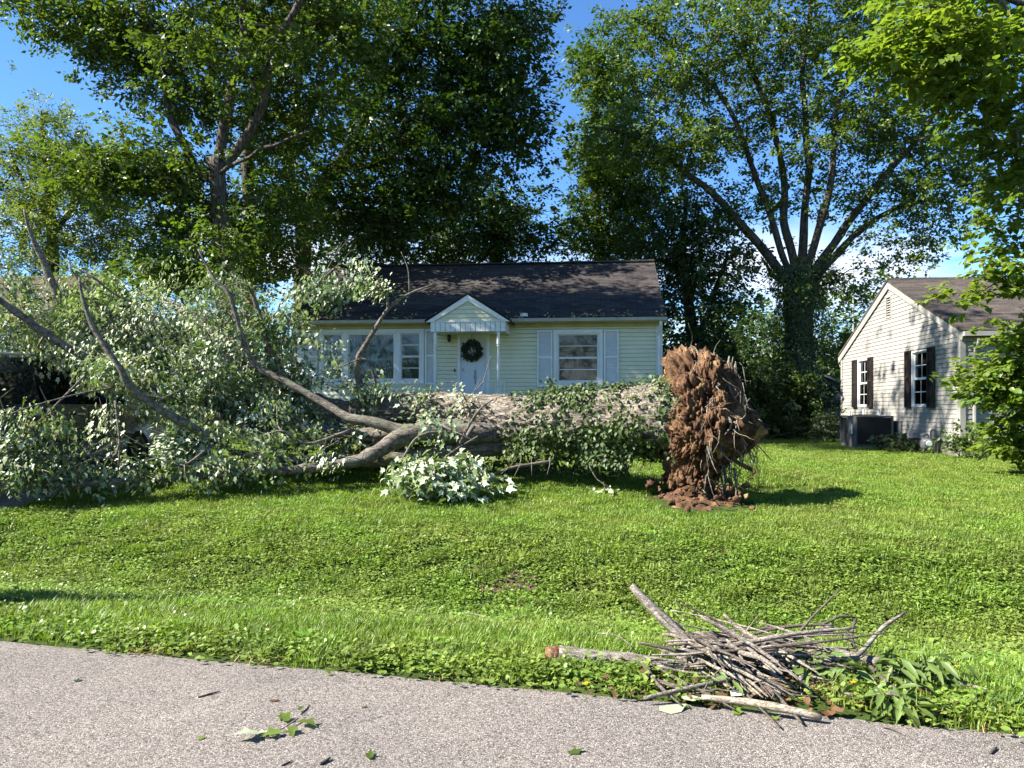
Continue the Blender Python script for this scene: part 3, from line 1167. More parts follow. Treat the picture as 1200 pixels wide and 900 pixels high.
# porch
PY = -1.35
pa = H(548.5, 345.5, PY)           # apex
pl_, pr_ = H(500, 375, PY), H(597, 375, PY)
pb = H(548, 388.5, PY)[1]
pt = pl_[1]
pxl, pxr = pl_[0] + .12, pr_[0] - .12
pslope = (pa[1] - pt) / (pa[0] - pl_[0])
for sgn in (-1, 1):
    xe = pl_[0] if sgn < 0 else pr_[0]
    m = MB()
    # roof slope of the porch running back into the main roof
    m.prism([(xe - sgn * 0 + sgn * .05, PY - .08, pt - .02), (pa[0], PY - .08, pa[1] + .05), (pa[0], PY - .08, pa[1] + .0), (xe + sgn * .05, PY - .08, pt - .07)], (0, 3.1, 0))
    m.build('porch_roof', M['roof_brown'], house)
    m = MB()
    m.prism([(xe + sgn * .02, PY - .065, pt - .075), (pa[0], PY - .065, pa[1] - .005), (pa[0], PY - .065, pa[1] - .20), (xe - sgn * .18, PY - .065, pt - .075)], (0, .03, 0))
    m.build('rake_board', M['white'], house)
    x_in = pxl if sgn < 0 else pxr
    MB().box(min(x_in, x_in - sgn * .03), max(x_in, x_in - sgn * .03), PY + .02, -.02, pb, pt - .03).build('porch_side_board', M['white'], house)


def plim(zm):
    d_ = (zm - (pt - .02)) / pslope
    return pl_[0] + .15 + d_, pr_[0] - .15 - d_


T4 = Matrix.Translation((0, PY, 0))
tag(xf(siding(0, 0, pt - .07, pa[1] - .1, .13, [], plim), T4).build('gable_siding', M['yellow'], house), kind='stuff')
MB().prism([(pl_[0] + .1, PY + .012, pt - .07), (pr_[0] - .1, PY + .012, pt - .07), (pa[0], PY + .012, pa[1] - .05)], (0, .02, 0)).build('gable_back', M['yellow'], house)
nb = 15
for k in range(nb):
    a_ = pxl + (pxr - pxl) * k / nb
    b_ = pxl + (pxr - pxl) * (k + 1) / nb
    MB().box(a_ + .006, b_ - .006, PY - .02 - .004 * (k % 3), PY + .012, pb, pt - .045).build('apron_board', M['white'], house, .004)
MB().box(pxl + .005, pxr - .005, PY + .013, PY + .02, pb + .004, pt - .045).build('apron_back', M['gutter'], house)
MB().box(pxl - .015, pxr + .015, PY - .045, PY + .025, pt - .075, pt - .045).build('apron_cap', M['white'], house)
MB().box(pxl + .032, pxr - .032, PY + .03, -.02, pb + .03, pb + .05).build('porch_ceiling', M['white'], house)
pz = .50
MB().box(pxl, pxr, PY - .05, -.0, -.1, pz).build('porch_floor', M['concrete'], house, .01)
for k in range(2):
    MB().box(pxl + .45, pxr - .45, PY - .05 - .3 * (k + 1), PY - .051 - .3 * k, -.3, pz - .17 * (k + 1)).build('step', M['concrete'], house, .01)
hp = pb - pz
prof = [(.05, 0), (.05, .35), (.055, .37), (.035, .40), (.05, .44), (.03, .48), (.036, .60), (.046, hp * .5), (.036, hp - .62), (.03, hp - .50), (.05, hp - .46), (.035, hp - .42), (.055, hp - .38), (.05, hp - .35), (.05, hp)]
for px_ in (510, 584):
    x_ = H(px_, 420, PY + .06)[0]
    MB().lathe(prof, 14, (x_, PY + .06, pz)).build('porch_post', M['white'], house, smooth=False)
# low white iron rail beside the step
rx0, rx1 = H(568, 0, PY - .1)[0], H(591, 0, PY - .1)[0]
rt = H(580, 448, PY - .1)[1]
ra_ = MB()
ra_.tube([(rx0 - .12, PY - .45, pz - .12), (rx0, PY - .1, rt), (rx1, PY - .1, rt), (rx1, PY - .1, pz - .3)], .022, 6)
ra_.tube([(rx0 + .02, PY - .1, pz + .06), (rx1, PY - .1, pz + .06)], .012, 5)
for k in range(4):
    xx = rx0 + .04 + (rx1 - rx0) * k / 4
    ra_.tube([(xx, PY - .1, rt), (xx, PY - .1, pz - .2)], .011, 5)
ra_.build('step_rail', M['white'], house)
rl2 = MB()
lx0, lx1 = H(508, 0, PY + .06)[0], H(533, 0, PY + .06)[0]
rl2.tube([(lx0, PY + .06, pz + .55), (lx1, PY + .06, pz + .55)], .02, 6)
for k in range(6):
    xx = lx0 + (lx1 - lx0) * (k + .5) / 6
    rl2.tube([(xx, PY + .06, pz + .55), (xx, PY + .06, pz)], .01, 5)
rl2.build('porch_rail', M['white'], house)
# white vent boot by the porch valley
vx, vz = H(614, 371, -.25)
MB().lathe([(.14, -.05), (.12, .02), (.13, .05), (.05, .07)], 12, (vx, -.25, eZ + .11)).build('roof_vent', M['white'], house)
# leaf litter in the gutter
n = 520
xx = xo0 + (xo1 - xo0) * RNG.random(n)
xx = xx[(np.sin(xx * 2.1) + np.sin(xx * 5.3 + 1)) > -.4]
n = len(xx)
pp = np.column_stack([xx, eY + .02 + RNG.random(n) ** 2 * .4, np.zeros(n)])
pp[:, 2] = eZ + (pp[:, 1] - eY) * slope + .03
V, T = leaves(pp, unit(rdir(n) * .7 + np.array([0, -.3, 1])), rdir(n), .09, 'ovate')
tag(tri_obj('gutter_litter', V, T, LF['straw'], house), kind='stuff')

# ------------------------------------------------------------------ the neighbour's cream house
NA = R(-6.2)
NO = np.array([10.96, 18.75])
NG = .36
nh = empty('cream_house', (NO[0], NO[1], NG), NA)
tag(nh, 'cream clapboard house with gable end, dark shutters and grey brown roof', 'house')
nu = np.array([math.cos(NA), math.sin(NA)]); nd = np.array([-math.sin(NA), math.cos(NA)])


def H2(px, py, lx_=0.0):
    d = np.array([(px - 600) / FPX, 1.0])
    t = (lx_ + NO @ nu) / (d @ nu)
    return float((t * d - NO) @ nd), EYE + (HOR - py) / FPX * t - NG


ND = H2(986.5, 0)[0]
NE = H2(1126, 388)[1]
NB = H2(1126, 519)[1]
ya, za = H2(1041, 333.5)
ya = ND / 2
sl2 = (za - NE) / ya
# the gable wall faces -x: local frame x along depth from far end towards the street
TG = Matrix.Translation((0, ND, 0)) @ Matrix.Rotation(R(-90), 4, 'Z')


def lim2(zm):
    if zm < NE: return 0.0, ND
    d_ = (zm - NE) / sl2
    return min(d_, ND / 2), max(ND - d_, ND / 2)


def gx(px): return ND - H2(px, 0)[0]


w1 = (gx(1006), gx(1018.5), H2(1012, 477)[1], H2(1012, 421)[1])
w2 = (gx(1069.5), gx(1088.5), H2(1079, 477)[1], H2(1079, 410)[1])
vt = (gx(1039.5), gx(1044.5), H2(1042, 371.5)[1], H2(1042, 348.5)[1])
hol = [(w[0] + .02, w[1] - .02, w[2] + .02, w[3] - .02) for w in (w1, w2)] + [vt]
tag(xf(siding(0, ND, NB, za - .05, .118, hol, lim2), TG).build('gable_siding', M['cream'], nh), kind='stuff')
xf(MB().prism([(0, .012, NB), (ND, .012, NB), (ND, .012, NE), (ND / 2, .012, za), (0, .012, NE)], (0, .012, 0)), TG)
tag(siding(.0, 9.0, NB, NE, .118, []).build('front_siding', M['cream'], nh), kind='stuff')
MB().box(.35, 9, .4, .42, NB, NE).build('inner_wall', M['room'], nh)
MB().box(.35, .38, .4, ND - .4, NB, NE).build('inner_wall', M['room'], nh)
MB().box(9.0, 9.02, 0, ND, NB, NE).build('far_wall', M['cream'], nh)
MB().box(0.1, 9, ND - .02, ND, NB, NE).build('rear_wall', M['cream'], nh)
MB().box(.02, 8.98, .02, ND - .02, -.4, NB + .01).build('foundation', M['foundation'], nh)
for w, brs in ((w1, [('v', .5), ('h', .5)]), (w2, [('v', .5), ('h', .5)])):
    window(nh, *w, TG, brs, True, 'curtain' if w is w2 else 'blind')
for a_, b_, w in ((gx(1000.5), gx(1005.8), w1), (gx(1018.7), gx(1024), w1), (gx(1062.5), gx(1069.3), w2), (gx(1088.8), gx(1097), w2)):
    shutter(nh, a_, b_, w[2] - .02, w[3] + .02, M['shutter_dark'], TG)
xf(frame_boxes(vt[0] - .03, vt[1] + .03, vt[2] - .03, vt[3] + .03, .035, -.035, .05), TG).build('gable_vent', M['cream'], nh)
m = MB()
zz = vt[2]
while zz < vt[3] - .03:
    m.poly([(vt[0], -.02, zz), (vt[1], -.02, zz), (vt[1], .03, zz + .055), (vt[0], .03, zz + .055)], [(0, 1, 2, 3)])
    zz += .075
xf(m, TG).build('vent_louvres', M['cream'], nh)
xf(MB().box(vt[0], vt[1], .06, .07, vt[2], vt[3]), TG).build('vent_dark', M['room'], nh)
xf(MB().box(ND - .12, ND + .02, -.035, -.0185, NB - .02, NE - .05), TG).build('corner_trim', M['cream'], nh, .004)
xf(MB().box(-.02, .12, -.035, -.0185, NB - .02, NE - .05), TG).build('corner_trim', M['cream'], nh, .004)
MB().box(-.034, .10, -.036, -.0185, NB - .02, NE - .02).build('corner_trim', M['cream'], nh, .004)
# roof
ov, rk = .22, .06
for sgn in (0, 1):
    y0_ = -ov if sgn == 0 else ND + ov
    z0_ = NE - ov * sl2 + .10
    m = MB()
    pts, fc = [], []
    for r_ in range(19):
        f_ = r_ / 18
        for q in range(25):
            pts.append((-rk + (9.2 + rk) * q / 24, y0_ + (ND / 2 - y0_) * f_, z0_ + (za + .12 - z0_) * f_ - .02 * math.sin(math.pi * f_) * (1 + math.sin(q * .5)) + .006 * math.sin(q * 1.7 + r_ * 2.3)))
    for r_ in range(18):
        for q in range(24):
            a_ = r_ * 25 + q
            fc.append((a_, a_ + 1, a_ + 26, a_ + 25))
    m.poly(pts, fc)
    o = m.build('roof', M['roof_grey'], nh)
    so = o.modifiers.new('thick', 'SOLIDIFY'); so.thickness = .07; so.offset = -1
    MB().bar((-rk + .012, y0_, z0_ - .16), (-rk + .012, ND / 2, za - .04), .022, .20).build('rake_board', M['cream'], nh, .004)
    MB().bar((-rk + .045, y0_, z0_ - .10), (-rk + .045, ND / 2, za + .02), .02, .02).build('rake_soffit', M['cream'], nh)
MB().box(-rk, 9.2, -ov - .1, -ov - .0, NE - ov * sl2 - .05, NE - ov * sl2 + .06).build('gutter', M['gutter'], nh)
MB().box(-rk + .04, 9.1, -ov, -.03, NE - .13, NE - .11).build('soffit', M['cream'], nh)
m = MB()
m.tube([(.28, -ov - .05, NE - .2), (.28, -ov - .03, NE - .3), (.28, -.10, NE - .55), (.28, -.08, NE - .7), (.28, -.08, .25), (.25, -.3, .1)], .045, 8)
m.build('downspout', M['cream'], nh)
MB().tube([(1.6, ND / 2 + 1.2, za - .8), (1.6, ND / 2 + 1.2, za + .42)], .04, 8).build('vent_pipe', M['white'], nh)
for px_, py_ in ((1000, 486), (1017, 484), (1035, 484)):
    ly_, lz_ = H2(px_, py_)
    MB().tube([(0, ly_, lz_ - .1), (-.12, ly_, lz_ - .1), (-.14, ly_, lz_ + .12)], .045, 8).build('vent_hood', M['white'], nh)
# board over the crawl-space opening
ly_, lz_ = H2(1058, 510); ly2, lz2 = H2(1043, 497)
MB().box(-.06, -.02, ly_, ly2, lz_, lz2 + .1).build('utility_panel', M['meter'], nh, .006)

# heat pump on its pad
ac = empty('air_conditioner', (10.10, 22.6, g1(10.1, 22.6)), NA)
tag(ac, 'dark grey air conditioner unit standing beside the cream gable wall', 'air conditioner')
MB().box(-.05, 1.13, -.05, 1.45, -.05, .06).build('pad', M['concrete'], ac, .01)
MB().box(.03, 1.05, .03, 1.37, .06, .93).build('coil', M['ac_dark'], ac)
for x_, y_ in ((0, 0), (1.02, 0), (0, 1.34), (1.02, 1.34)):
    MB().box(x_, x_ + .06, y_, y_ + .06, .06, .94).build('corner_post', M['ac_metal'], ac, .006)
MB().box(-.005, 1.085, -.005, 1.405, .94, .99).build('top_cover', M['ac_metal'], ac, .012)
MB().box(-.004, 1.084, -.004, .02, .06, .14).build('base_rail', M['ac_metal'], ac)
MB().box(-.004, .02, .06, 1.34, .06, .14).build('base_rail', M['ac_metal'], ac)
MB().box(-.006, .028, .06, .62, .14, .94).build('service_panel', M['ac_metal'], ac, .004)
MB().box(-.009, -.0055, .22, .36, .45, .75).build('rating_label', M['paper'], ac)
MB().box(-.006, .028, .66, .74, .14, .94).build('panel_strip', M['ac_metal'], ac, .004)
for k in range(22):
    z_ = .17 + k * .035
    MB().box(.062, 1.018, .004, .03, z_, z_ + .010).build('grille_bar', M['ac_dark'], ac)
m = MB().lathe([(.36, .99), (.36, 1.0), (.30, 1.02), (.06, 1.03)], 20, (.54, .7, 0)).build('fan_guard', M['ac_dark'], ac)

# gas meter
ly_, lz_ = H2(1086, 522, -.35)
gmp = NO + nu * -.35 + nd * ly_
gm = empty('gas_meter', (gmp[0], gmp[1], g1(*gmp)), NA)
gm.scale = (.82, .82, .82)
tag(gm, 'grey gas meter with bent pipes by the cream house foundation', 'gas meter')
MB().lathe([(.05, .16), (.15, .20), (.19, .28), (.19, .44), (.15, .52), (.05, .55)], 16, (0, 0, 0)).build('meter_body', M['meter'], gm, smooth=True)
MB().lathe([(.08, -.21), (.09, -.20), (.09, -.15)], 14, (0, 0, .38), 'y').build('dial', M['paper'], gm)
MB().tube([(-.1, 0, .0), (-.1, 0, .62), (-.08, 0, .68), (0, 0, .68), (.05, 0, .64), (.05, 0, .5)], .028, 8).build('inlet_pipe', M['galv'], gm)
MB().tube([(.12, 0, .5), (.12, 0, .74), (.16, 0, .80), (.24, 0, .80), (.28, 0, .74), (.28, 0, .05)], .028, 8).build('outlet_pipe', M['meter'], gm)
MB().lathe([(.09, 0), (.10, .02), (.10, .05), (.05, .07)], 12, (-.1, 0, .62)).build('regulator', M['meter'], gm)

# ------------------------------------------------------------------ house half seen behind the fallen crown
LA = R(-5.3)
lh = empty('brown_roof_house', (-16.6, 26.2, 1.4), LA)
tag(lh, 'low house with brown roof half hidden behind the fallen branches', 'house')
MB().box(-10, 0, 0, 8, -.3, 3.2).build('wall', painted('sage_siding', (.22, .24, .18), .7, .1), lh)
MB().prism([(-.02, 0, 3.2), (-.02, 8, 3.2), (-.02, 4, 5.15)], (-.1, 0, 0)).build('gable_wall', bpy.data.materials['sage_siding'], lh)
for y0_, y1_ in ((-.5, 4), (8.5, 4)):
    m = MB()
    m.prism([(-10.3, y0_, 3.1), (-10.3, y1_, 5.3), (-10.3, y1_, 5.42), (-10.3, y0_, 3.22)], (10.9, 0, 0))
    m.build('roof', M['roof_tan'], lh)
    MB().bar((.59, y0_, 3.08), (.59, y1_, 5.28), .03, .18).build('rake_board', M['gutter'], lh)
window(lh, -2.6, -1.6, 1.0, 2.4, Matrix.Translation((0, -.06, 0)))
window(lh, -6.6, -5.0, 1.0, 2.4, Matrix.Translation((0, -.06, 0)))

# small shed roof seen past the tree
sh = empty('garden_shed', (13.4, 36.0, .45), R(-6))
tag(sh, 'small grey shed with pale roof edge far behind the ivied tree', 'shed')
MB().box(-1.6, 2.2, 0, 3, -.2, 2.1).build('wall', M['meter'], sh)
for x0_, x1_ in ((-1.9, .3), (2.5, .3)):
    MB().prism([(x0_, -.25, 2.0), (x1_, -.25, 3.0), (x1_, -.25, 3.08), (x0_, -.25, 2.08)], (0, 3.5, 0)).build('roof', M['concrete'], sh)
MB().prism([(-1.6, .02, 2.1), (2.2, .02, 2.1), (.3, .02, 2.95)], (0, .05, 0)).build('gable_wall', M['meter'], sh)
MB().box(-.5, .5, -.03, .0, 0, 1.9).build('door', M['white'], sh)

# chain-link fence across the back of the side yard
fc_ = empty('chain_link_fence', (8.6, 30.6, .42), R(-4))
tag(fc_, 'low chain link fence in the shade behind the side lawn', 'fence')
for k in range(3):
    x_ = -2.2 + k * 2.35
    MB().lathe([(.03, -.3), (.03, 1.12), (.035, 1.13), (.01, 1.17)], 8, (x_, 0, 0)).build('post', M['galv'], fc_)
MB().tube([(-2.2, 0, 1.08), (2.5, 0, 1.08)], .022, 8).build('top_rail', M['galv'], fc_)
m = MB()
for k in range(-12, 50):
    for s_ in (1, -1):
        x_ = -2.2 + k * .1
        a_ = (x_, 0, 0) if s_ > 0 else (x_ + 1.05, 0, 0)
        b_ = (x_ + 1.05, 0, 1.05) if s_ > 0 else (x_, 0, 1.05)
        if min(a_[0], b_[0]) < -2.2 or max(a_[0], b_[0]) > 2.5: continue
        m.bar((a_[0], .003 * s_, a_[2]), (b_[0], .003 * s_, b_[2]), .005, .005)
tag(m.build('wire_mesh', M['galv'], fc_), kind='stuff')

# antenna mast beyond the roofs
up = P(1000, 478, 52); zt_ = P(1000, 306, 52)[2]
po = empty('antenna_mast', (up[0], up[1], .3))
tag(po, 'thin grey antenna mast rising above the roofs beside the cream gable', 'mast')
MB().lathe([(.07, -.4), (.045, zt_ - .3)], 10).build('pole', M['galv'], po)
for dz_, ln_ in ((.5, .45), (1.0, .35), (1.5, .5)):
    MB().bar((-ln_, 0, zt_ - dz_), (ln_, 0, zt_ - dz_), .03, .03).build('crossbar', M['galv'], po)

# ------------------------------------------------------------------ dark blue car under the fallen crown
M['carpaint'] = newmat('navy_car_paint', (.008, .012, .032), .25, .5)[0]
M['carpaint'].node_tree.nodes['Principled BSDF'].inputs['Coat Weight'].default_value = .6
M['carglass'] = newmat('tinted_car_glass', (.006, .008, .010), .06, .5)[0]
M['rubber'] = newmat('tyre_rubber', (.012, .012, .012), .9)[0]
M['alloy'] = newmat('alloy_rim', (.35, .36, .37), .35, .5, .8)[0]
M['redlamp'] = newmat('red_tail_lamp', (.25, .008, .01), .15, .5)[0]
M['chrome'] = newmat('roof_rail_metal', (.45, .46, .47), .3, .5, .7)[0]
CA = math.atan(-.095)
car = empty('parked_car', (-7.95, 12.7, g1(-7.95, 12.7) + .03), CA)
tag(car, 'dark navy car buried under the broken crown of the fallen tree', 'car')
# side profile in local y (length, front towards +y), z; half width .95
prof = [(-2.35, .42), (-2.42, .62), (-2.38, .98), (-2.30, 1.10), (-2.08, 1.70), (-1.95, 1.78), (-.6, 1.84), (.35, 1.79), (1.25, 1.17), (2.1, 1.05), (2.36, .88), (2.42, .6), (2.34, .40), (1.98, .36), (-1.95, .36)]


def carx(z): return .95 if z < 1.05 else .95 - (z - 1.05) * .26


pts, fc = [], []
secs = []
for sx in (-1, -.55, 0, .55, 1):
    ring = []
    for y_, z_ in prof:
        k = carx(z_)
        dz = .045 * (1 - sx * sx) if z_ > 1.6 else 0
        dyy = (1 - sx * sx) * (.07 if abs(y_) > 2 else 0) * (1 if y_ > 0 else -1)
        ring.append((sx * k, y_ + dyy, z_ + dz))
    secs.append(len(pts)); pts += ring
npf = len(prof)
for a_ in range(4):
    for k in range(npf):
        fc.append((a_ * npf + k, a_ * npf + (k + 1) % npf, (a_ + 1) * npf + (k + 1) % npf, (a_ + 1) * npf + k))
fc.append(tuple(range(npf))); fc.append(tuple(range(4 * npf, 5 * npf))[::-1])
body = MB().poly(pts, fc).build('body', M['carpaint'], car, .05, True)
for sx in (-1, 1):
    for q in ([(-1.92, 1.17), (-1.78, 1.62), (-1.05, 1.70), (-1.0, 1.17)], [(-.92, 1.17), (-.97, 1.70), (-.02, 1.71), (.04, 1.17)], [(.12, 1.17), (.06, 1.70), (.33, 1.68), (1.08, 1.19)]):
        p_ = [(sx * (carx(z_) + .006), y_, z_) for y_, z_ in q]
        MB().prism(p_, (-sx * .02, 0, 0)).build('side_window', M['carglass'], car)
    for y_ in (-.96, .06):
        MB().bar((sx * .962, y_, .5), (sx * .962, y_, 1.12), .008, .012).build('door_seam', M['black'], car)
        MB().box(min(sx * .955, sx * .985), max(sx * .955, sx * .985), y_ - .3, y_ - .12, 1.0, 1.03).build('door_handle', M['chrome'], car)
    MB().tube([(sx * .72, -1.75, 1.80), (sx * .72, -1.6, 1.90), (sx * .72, -.5, 1.93), (sx * .72, .2, 1.88), (sx * .72, .35, 1.80)], .022, 6).build('roof_rail', M['chrome'], car)
    MB().box(min(sx * .95, sx * .966), max(sx * .95, sx * .966), -1.3, 1.3, .58, .66).build('side_moulding', M['black'], car)
    m = MB().box(min(sx * .96, sx * 1.16), max(sx * .96, sx * 1.16), .85, 1.0, 1.18, 1.34)
    m.build('wing_mirror', M['carpaint'], car, .03)
    MB().box(min(sx * .70, sx * .93), max(sx * .70, sx * .93), -2.44, -2.36, .80, 1.08).build('tail_lamp', M['redlamp'], car, .02)
    MB().box(min(sx * .62, sx * .9), max(sx * .62, sx * .9), 2.36, 2.44, .74, .9).build('headlight', M['glass'], car, .02)
    for y_ in (-1.45, 1.5):
        wh = MB().lathe([(.24, -.1), (.33, -.1), (.355, -.05), (.355, .05), (.33, .1), (.24, .1)], 24, (sx * .86, y_, .35), 'x').build('tyre', M['rubber'], car, smooth=False)
        MB().lathe([(.24, -.09), (.22, -.06), (.05, -.07), (.05, .07), (.22, .06), (.24, .09)], 16, (sx * .87, y_, .35), 'x').build('rim', M['alloy'], wh)
MB().prism([(-.72, -2.37, 1.16), (.72, -2.37, 1.16), (.62, -2.17, 1.62), (-.62, -2.17, 1.62)], (0, -.03, .01)).build('rear_window', M['carglass'], car)
MB().prism([(-.78, 1.20, 1.24), (.78, 1.20, 1.24), (.66, .45, 1.74), (-.66, .45, 1.74)], (0, .02, .03)).build('windscreen', M['carglass'], car)
MB().box(-.93, .93, -2.5, -2.36, .40, .62).build('bumper', M['black'], car, .03)

# ------------------------------------------------------------------ trees
def wobble(ctrl, amp, seed):
    q_ = resample(ctrl, .9)
    t_ = np.arange(len(q_)) / max(1, len(q_) - 1)
    f_ = np.column_stack([np.arange(len(q_)) * .55, np.full(len(q_), seed * 3.1), np.zeros(len(q_))])
    for c_ in range(3):
        q_[:, c_] += amp * fbm(f_ + 7.7 * c_, 3, seed + c_) * np.minimum(1, t_ * 4) * 1.6
    return [tuple(r_) for r_ in q_]


def make_tree(name, label, limbs, blobs, leaf, per, spread, size, shape='diamond', tip=.012, up=.9, droop=.35, group=None, bark='bark_tree',
              sides=10, ivy=None, lift=.25, twig_sides=4, cat='tree', extra=None, seed=1):
    """limbs: list of control rows (x, y, z, r), the first the trunk"""
    limbs = [limbs[0]] + [wobble(lb, .15, seed + 5 * i_) for i_, lb in enumerate(limbs[1:])]
    base = limbs[0][0]
    root = empty(name, (base[0], base[1], base[2]))
    tag(root, label, cat, group)
    off = np.array([base[0], base[1], base[2]])
    for i_, lb in enumerate(limbs):
        V, T = limb_mesh(lb, sides if i_ else sides + 4, .35, .10, seed + i_)
        tri_obj('trunk' if i_ == 0 else 'limb', V - off, T, M[bark], root, True)
    t = np.concatenate([blob(*b) for b in blobs])
    if extra is not None: t = np.concatenate([t, extra])
    # thin out targets so that a noise field leaves gaps between boughs
    ch = grow(limbs, t, tip, .5, lift)
    V, T = twig_mesh(ch, twig_sides)
    tag(tri_obj('branches', V - off, T, M['bark_twig'], root, True), kind='stuff')
    # leaves at twig ends and part of the way back
    ends = np.array([c[0][-1] for c in ch])
    mids = np.array([c[0][max(1, len(c[0]) * 2 // 3)] for c in ch])
    V1, T1 = clump_leaves(ends, per, spread, size, shape, up, droop)
    V2, T2 = clump_leaves(mids, max(3, per // 3), np.array(spread) * .8, size, shape, up, droop)
    A_ = Acc(); A_.add(V1, T1); A_.add(V2, T2)
    V, T = A_.get()
    tag(tri_obj('crown', V - off, T, LF[leaf], root), kind='stuff')
    if ivy is not None:
        pos, nr = ivy
        V, T = leaves(pos, nr, rdir(len(pos)) * .6 + np.array([0, 0, -1.0]), .11 * (.7 + .6 * RNG.random(len(pos))), 'diamond')
        tag(tri_obj('ivy', V - off, T, LF['ivy'], root), kind='stuff')
    return root


def pl3(rows):
    """[(px, py, Y, r)] -> control rows"""
    return [tuple(P(a_, b_, c_)) + (r_,) for a_, b_, c_, r_ in rows]


def foot(px, Y, r):
    X = (px - 600) / FPX * Y
    return (X, Y, g1(X, Y) - .15, r)


def trunk(px, Y, r, rows):
    return [foot(px, Y, r * 1.35), tuple(np.array(foot(px, Y, r)) + np.array([0, 0, .8, 0]))] + pl3(rows)


# tall forked tree at the corner of the yellow house
make_tree('forked_tree', 'tall forked tree with bare upper limbs beside the yellow house', [
    trunk(263, 22, .25, [(262, 330, 22, .235), (257, 240, 22, .22), (253, 186, 22, .23)]),
    pl3([(255, 190, 22, .160), (262, 165, 22, .152), (268, 125, 22, .136), (280, 76, 22, .120), (285, 23, 22, .104), (290, -80, 22, .072)]),
    pl3([(256, 200, 22, .152), (272, 185, 22, .144), (294, 150, 21.8, .128), (312, 87, 21.5, .112), (331, 42, 21.3, .096), (358, -10, 21, .088), (380, -110, 21, .056)]),
    pl3([(254, 215, 22, .120), (232, 195, 22.3, .120), (209, 155, 22.5, .112), (199, 110, 22.6, .104), (184, 57, 22.7, .096), (166, 0, 22.8, .080), (150, -80, 23, .056)]),
    pl3([(254, 205, 22, .056), (290, 185, 21, .048), (320, 172, 20.5, .040), (365, 155, 20, .028)]),
], [
    (105, 30, 75, 38, 23, 1.6, 40), (50, 15, 50, 26, 23, 1.2, 16), (150, 75, 45, 45, 23.5, 1.3, 22), (215, 55, 55, 65, 23.8, 1.4, 40), (300, 40, 70, 70, 24, 1.4, 44),
    (375, 60, 55, 80, 23.2, 1.6, 40), (330, 140, 50, 50, 24, 1.3, 26), (170, 195, 55, 36, 22, 1.2, 40), (115, 205, 34, 30, 21.6, 1.0, 22), (205, 250, 36, 50, 22.3, 1.2, 30),
    (225, 130, 32, 36, 23.4, 1.0, 16), (190, 315, 50, 34, 22, 1.2, 22), (305, 260, 34, 50, 23.6, 1.2, 20), (228, 325, 30, 24, 21.5, .9, 10), (250, 60, 40, 40, 21, .8, 8),
    (200, -70, 170, 60, 22, 3, 50), (400, -60, 120, 60, 22, 3, 34), (395, -235, 120, 60, 17.6, 1.8, 46), (330, -120, 70, 50, 19, 1.5, 24), (285, 100, 28, 40, 20.6, .5, 4), (200, 90, 24, 40, 21.2, .5, 3), (262, 280, 26, 40, 20.6, .5, 7), (320, 70, 26, 40, 20.2, .5, 4),  # some clumps above the frame are added to shade the cream wall
], 'l1', 110, (.46, .46, .32), .145, seed=11)

make_tree('shade_tree', 'dark leafy tree with slanting trunk rising behind the yellow house roof', [
    trunk(352, 31, .36, [(355, 300, 31, .32), (359, 250, 31, .30), (384, 208, 31, .26), (407, 178, 31, .24), (433, 132, 31, .2), (470, 60, 31, .15), (500, -40, 31, .1)]),
    pl3([(356, 270, 31, .2), (345, 200, 31, .18), (350, 120, 31, .15), (365, 30, 31, .1)]),
    pl3([(395, 195, 31, .15), (450, 190, 30.5, .13), (520, 130, 30, .1), (580, 80, 30, .06)]),
], [
    (420, 60, 90, 90, 30, 3, 60), (520, 70, 90, 90, 30, 3, 70), (575, 60, 50, 80, 30, 2, 44), (470, 170, 90, 70, 29.5, 3, 60), (560, 150, 70, 60, 30, 2, 40),
    (370, 200, 60, 80, 30, 3, 34), (606, 120, 18, 55, 30, 1.0, 11), (622, 25, 12, 26, 30, .9, 6), (480, -60, 150, 70, 30, 4, 50), (605, 178, 14, 20, 30, .8, 5), (430, 245, 70, 36, 29.5, 2.5, 34), (510, 225, 60, 36, 29.5, 2.5, 30),
], 'c1', 120, (.58, .58, .40), .19, seed=21)

make_tree('dense_tree', 'dense dark round tree just behind the yellow house ridge beside a gap of sky', [
    trunk(585, 36, .32, [(583, 330, 36, .28), (580, 280, 36, .22), (576, 230, 36, .12)]),
], [(590, 262, 42, 50, 35.5, 2, 44), (540, 280, 60, 45, 35, 2.5, 44), (470, 280, 70, 45, 34, 2.5, 40), (622, 290, 30, 26, 35, 1.5, 14), (410, 300, 50, 40, 33, 2, 24)],
    'c1', 100, (.60, .60, .42), .195, seed=31)

make_tree('slender_tree', 'slender second trunk standing behind the forked tree', [
    trunk(291, 27, .24, [(292, 265, 27, .22), (290, 181, 27, .2), (297, 130, 27, .17), (305, 40, 27, .12), (310, -40, 27, .08)]),
], [(330, 240, 50, 70, 26.5, 2, 34), (290, 300, 60, 45, 26, 2, 30), (245, 260, 30, 60, 26.5, 2, 14), (350, 310, 35, 30, 26, 1.5, 16), (300, 120, 60, 50, 27, 2, 18), (330, 0, 80, 60, 27, 2, 20), (255, 330, 50, 30, 25, 2, 16)],
    'l1', 85, (.5, .5, .36), .155, seed=41)

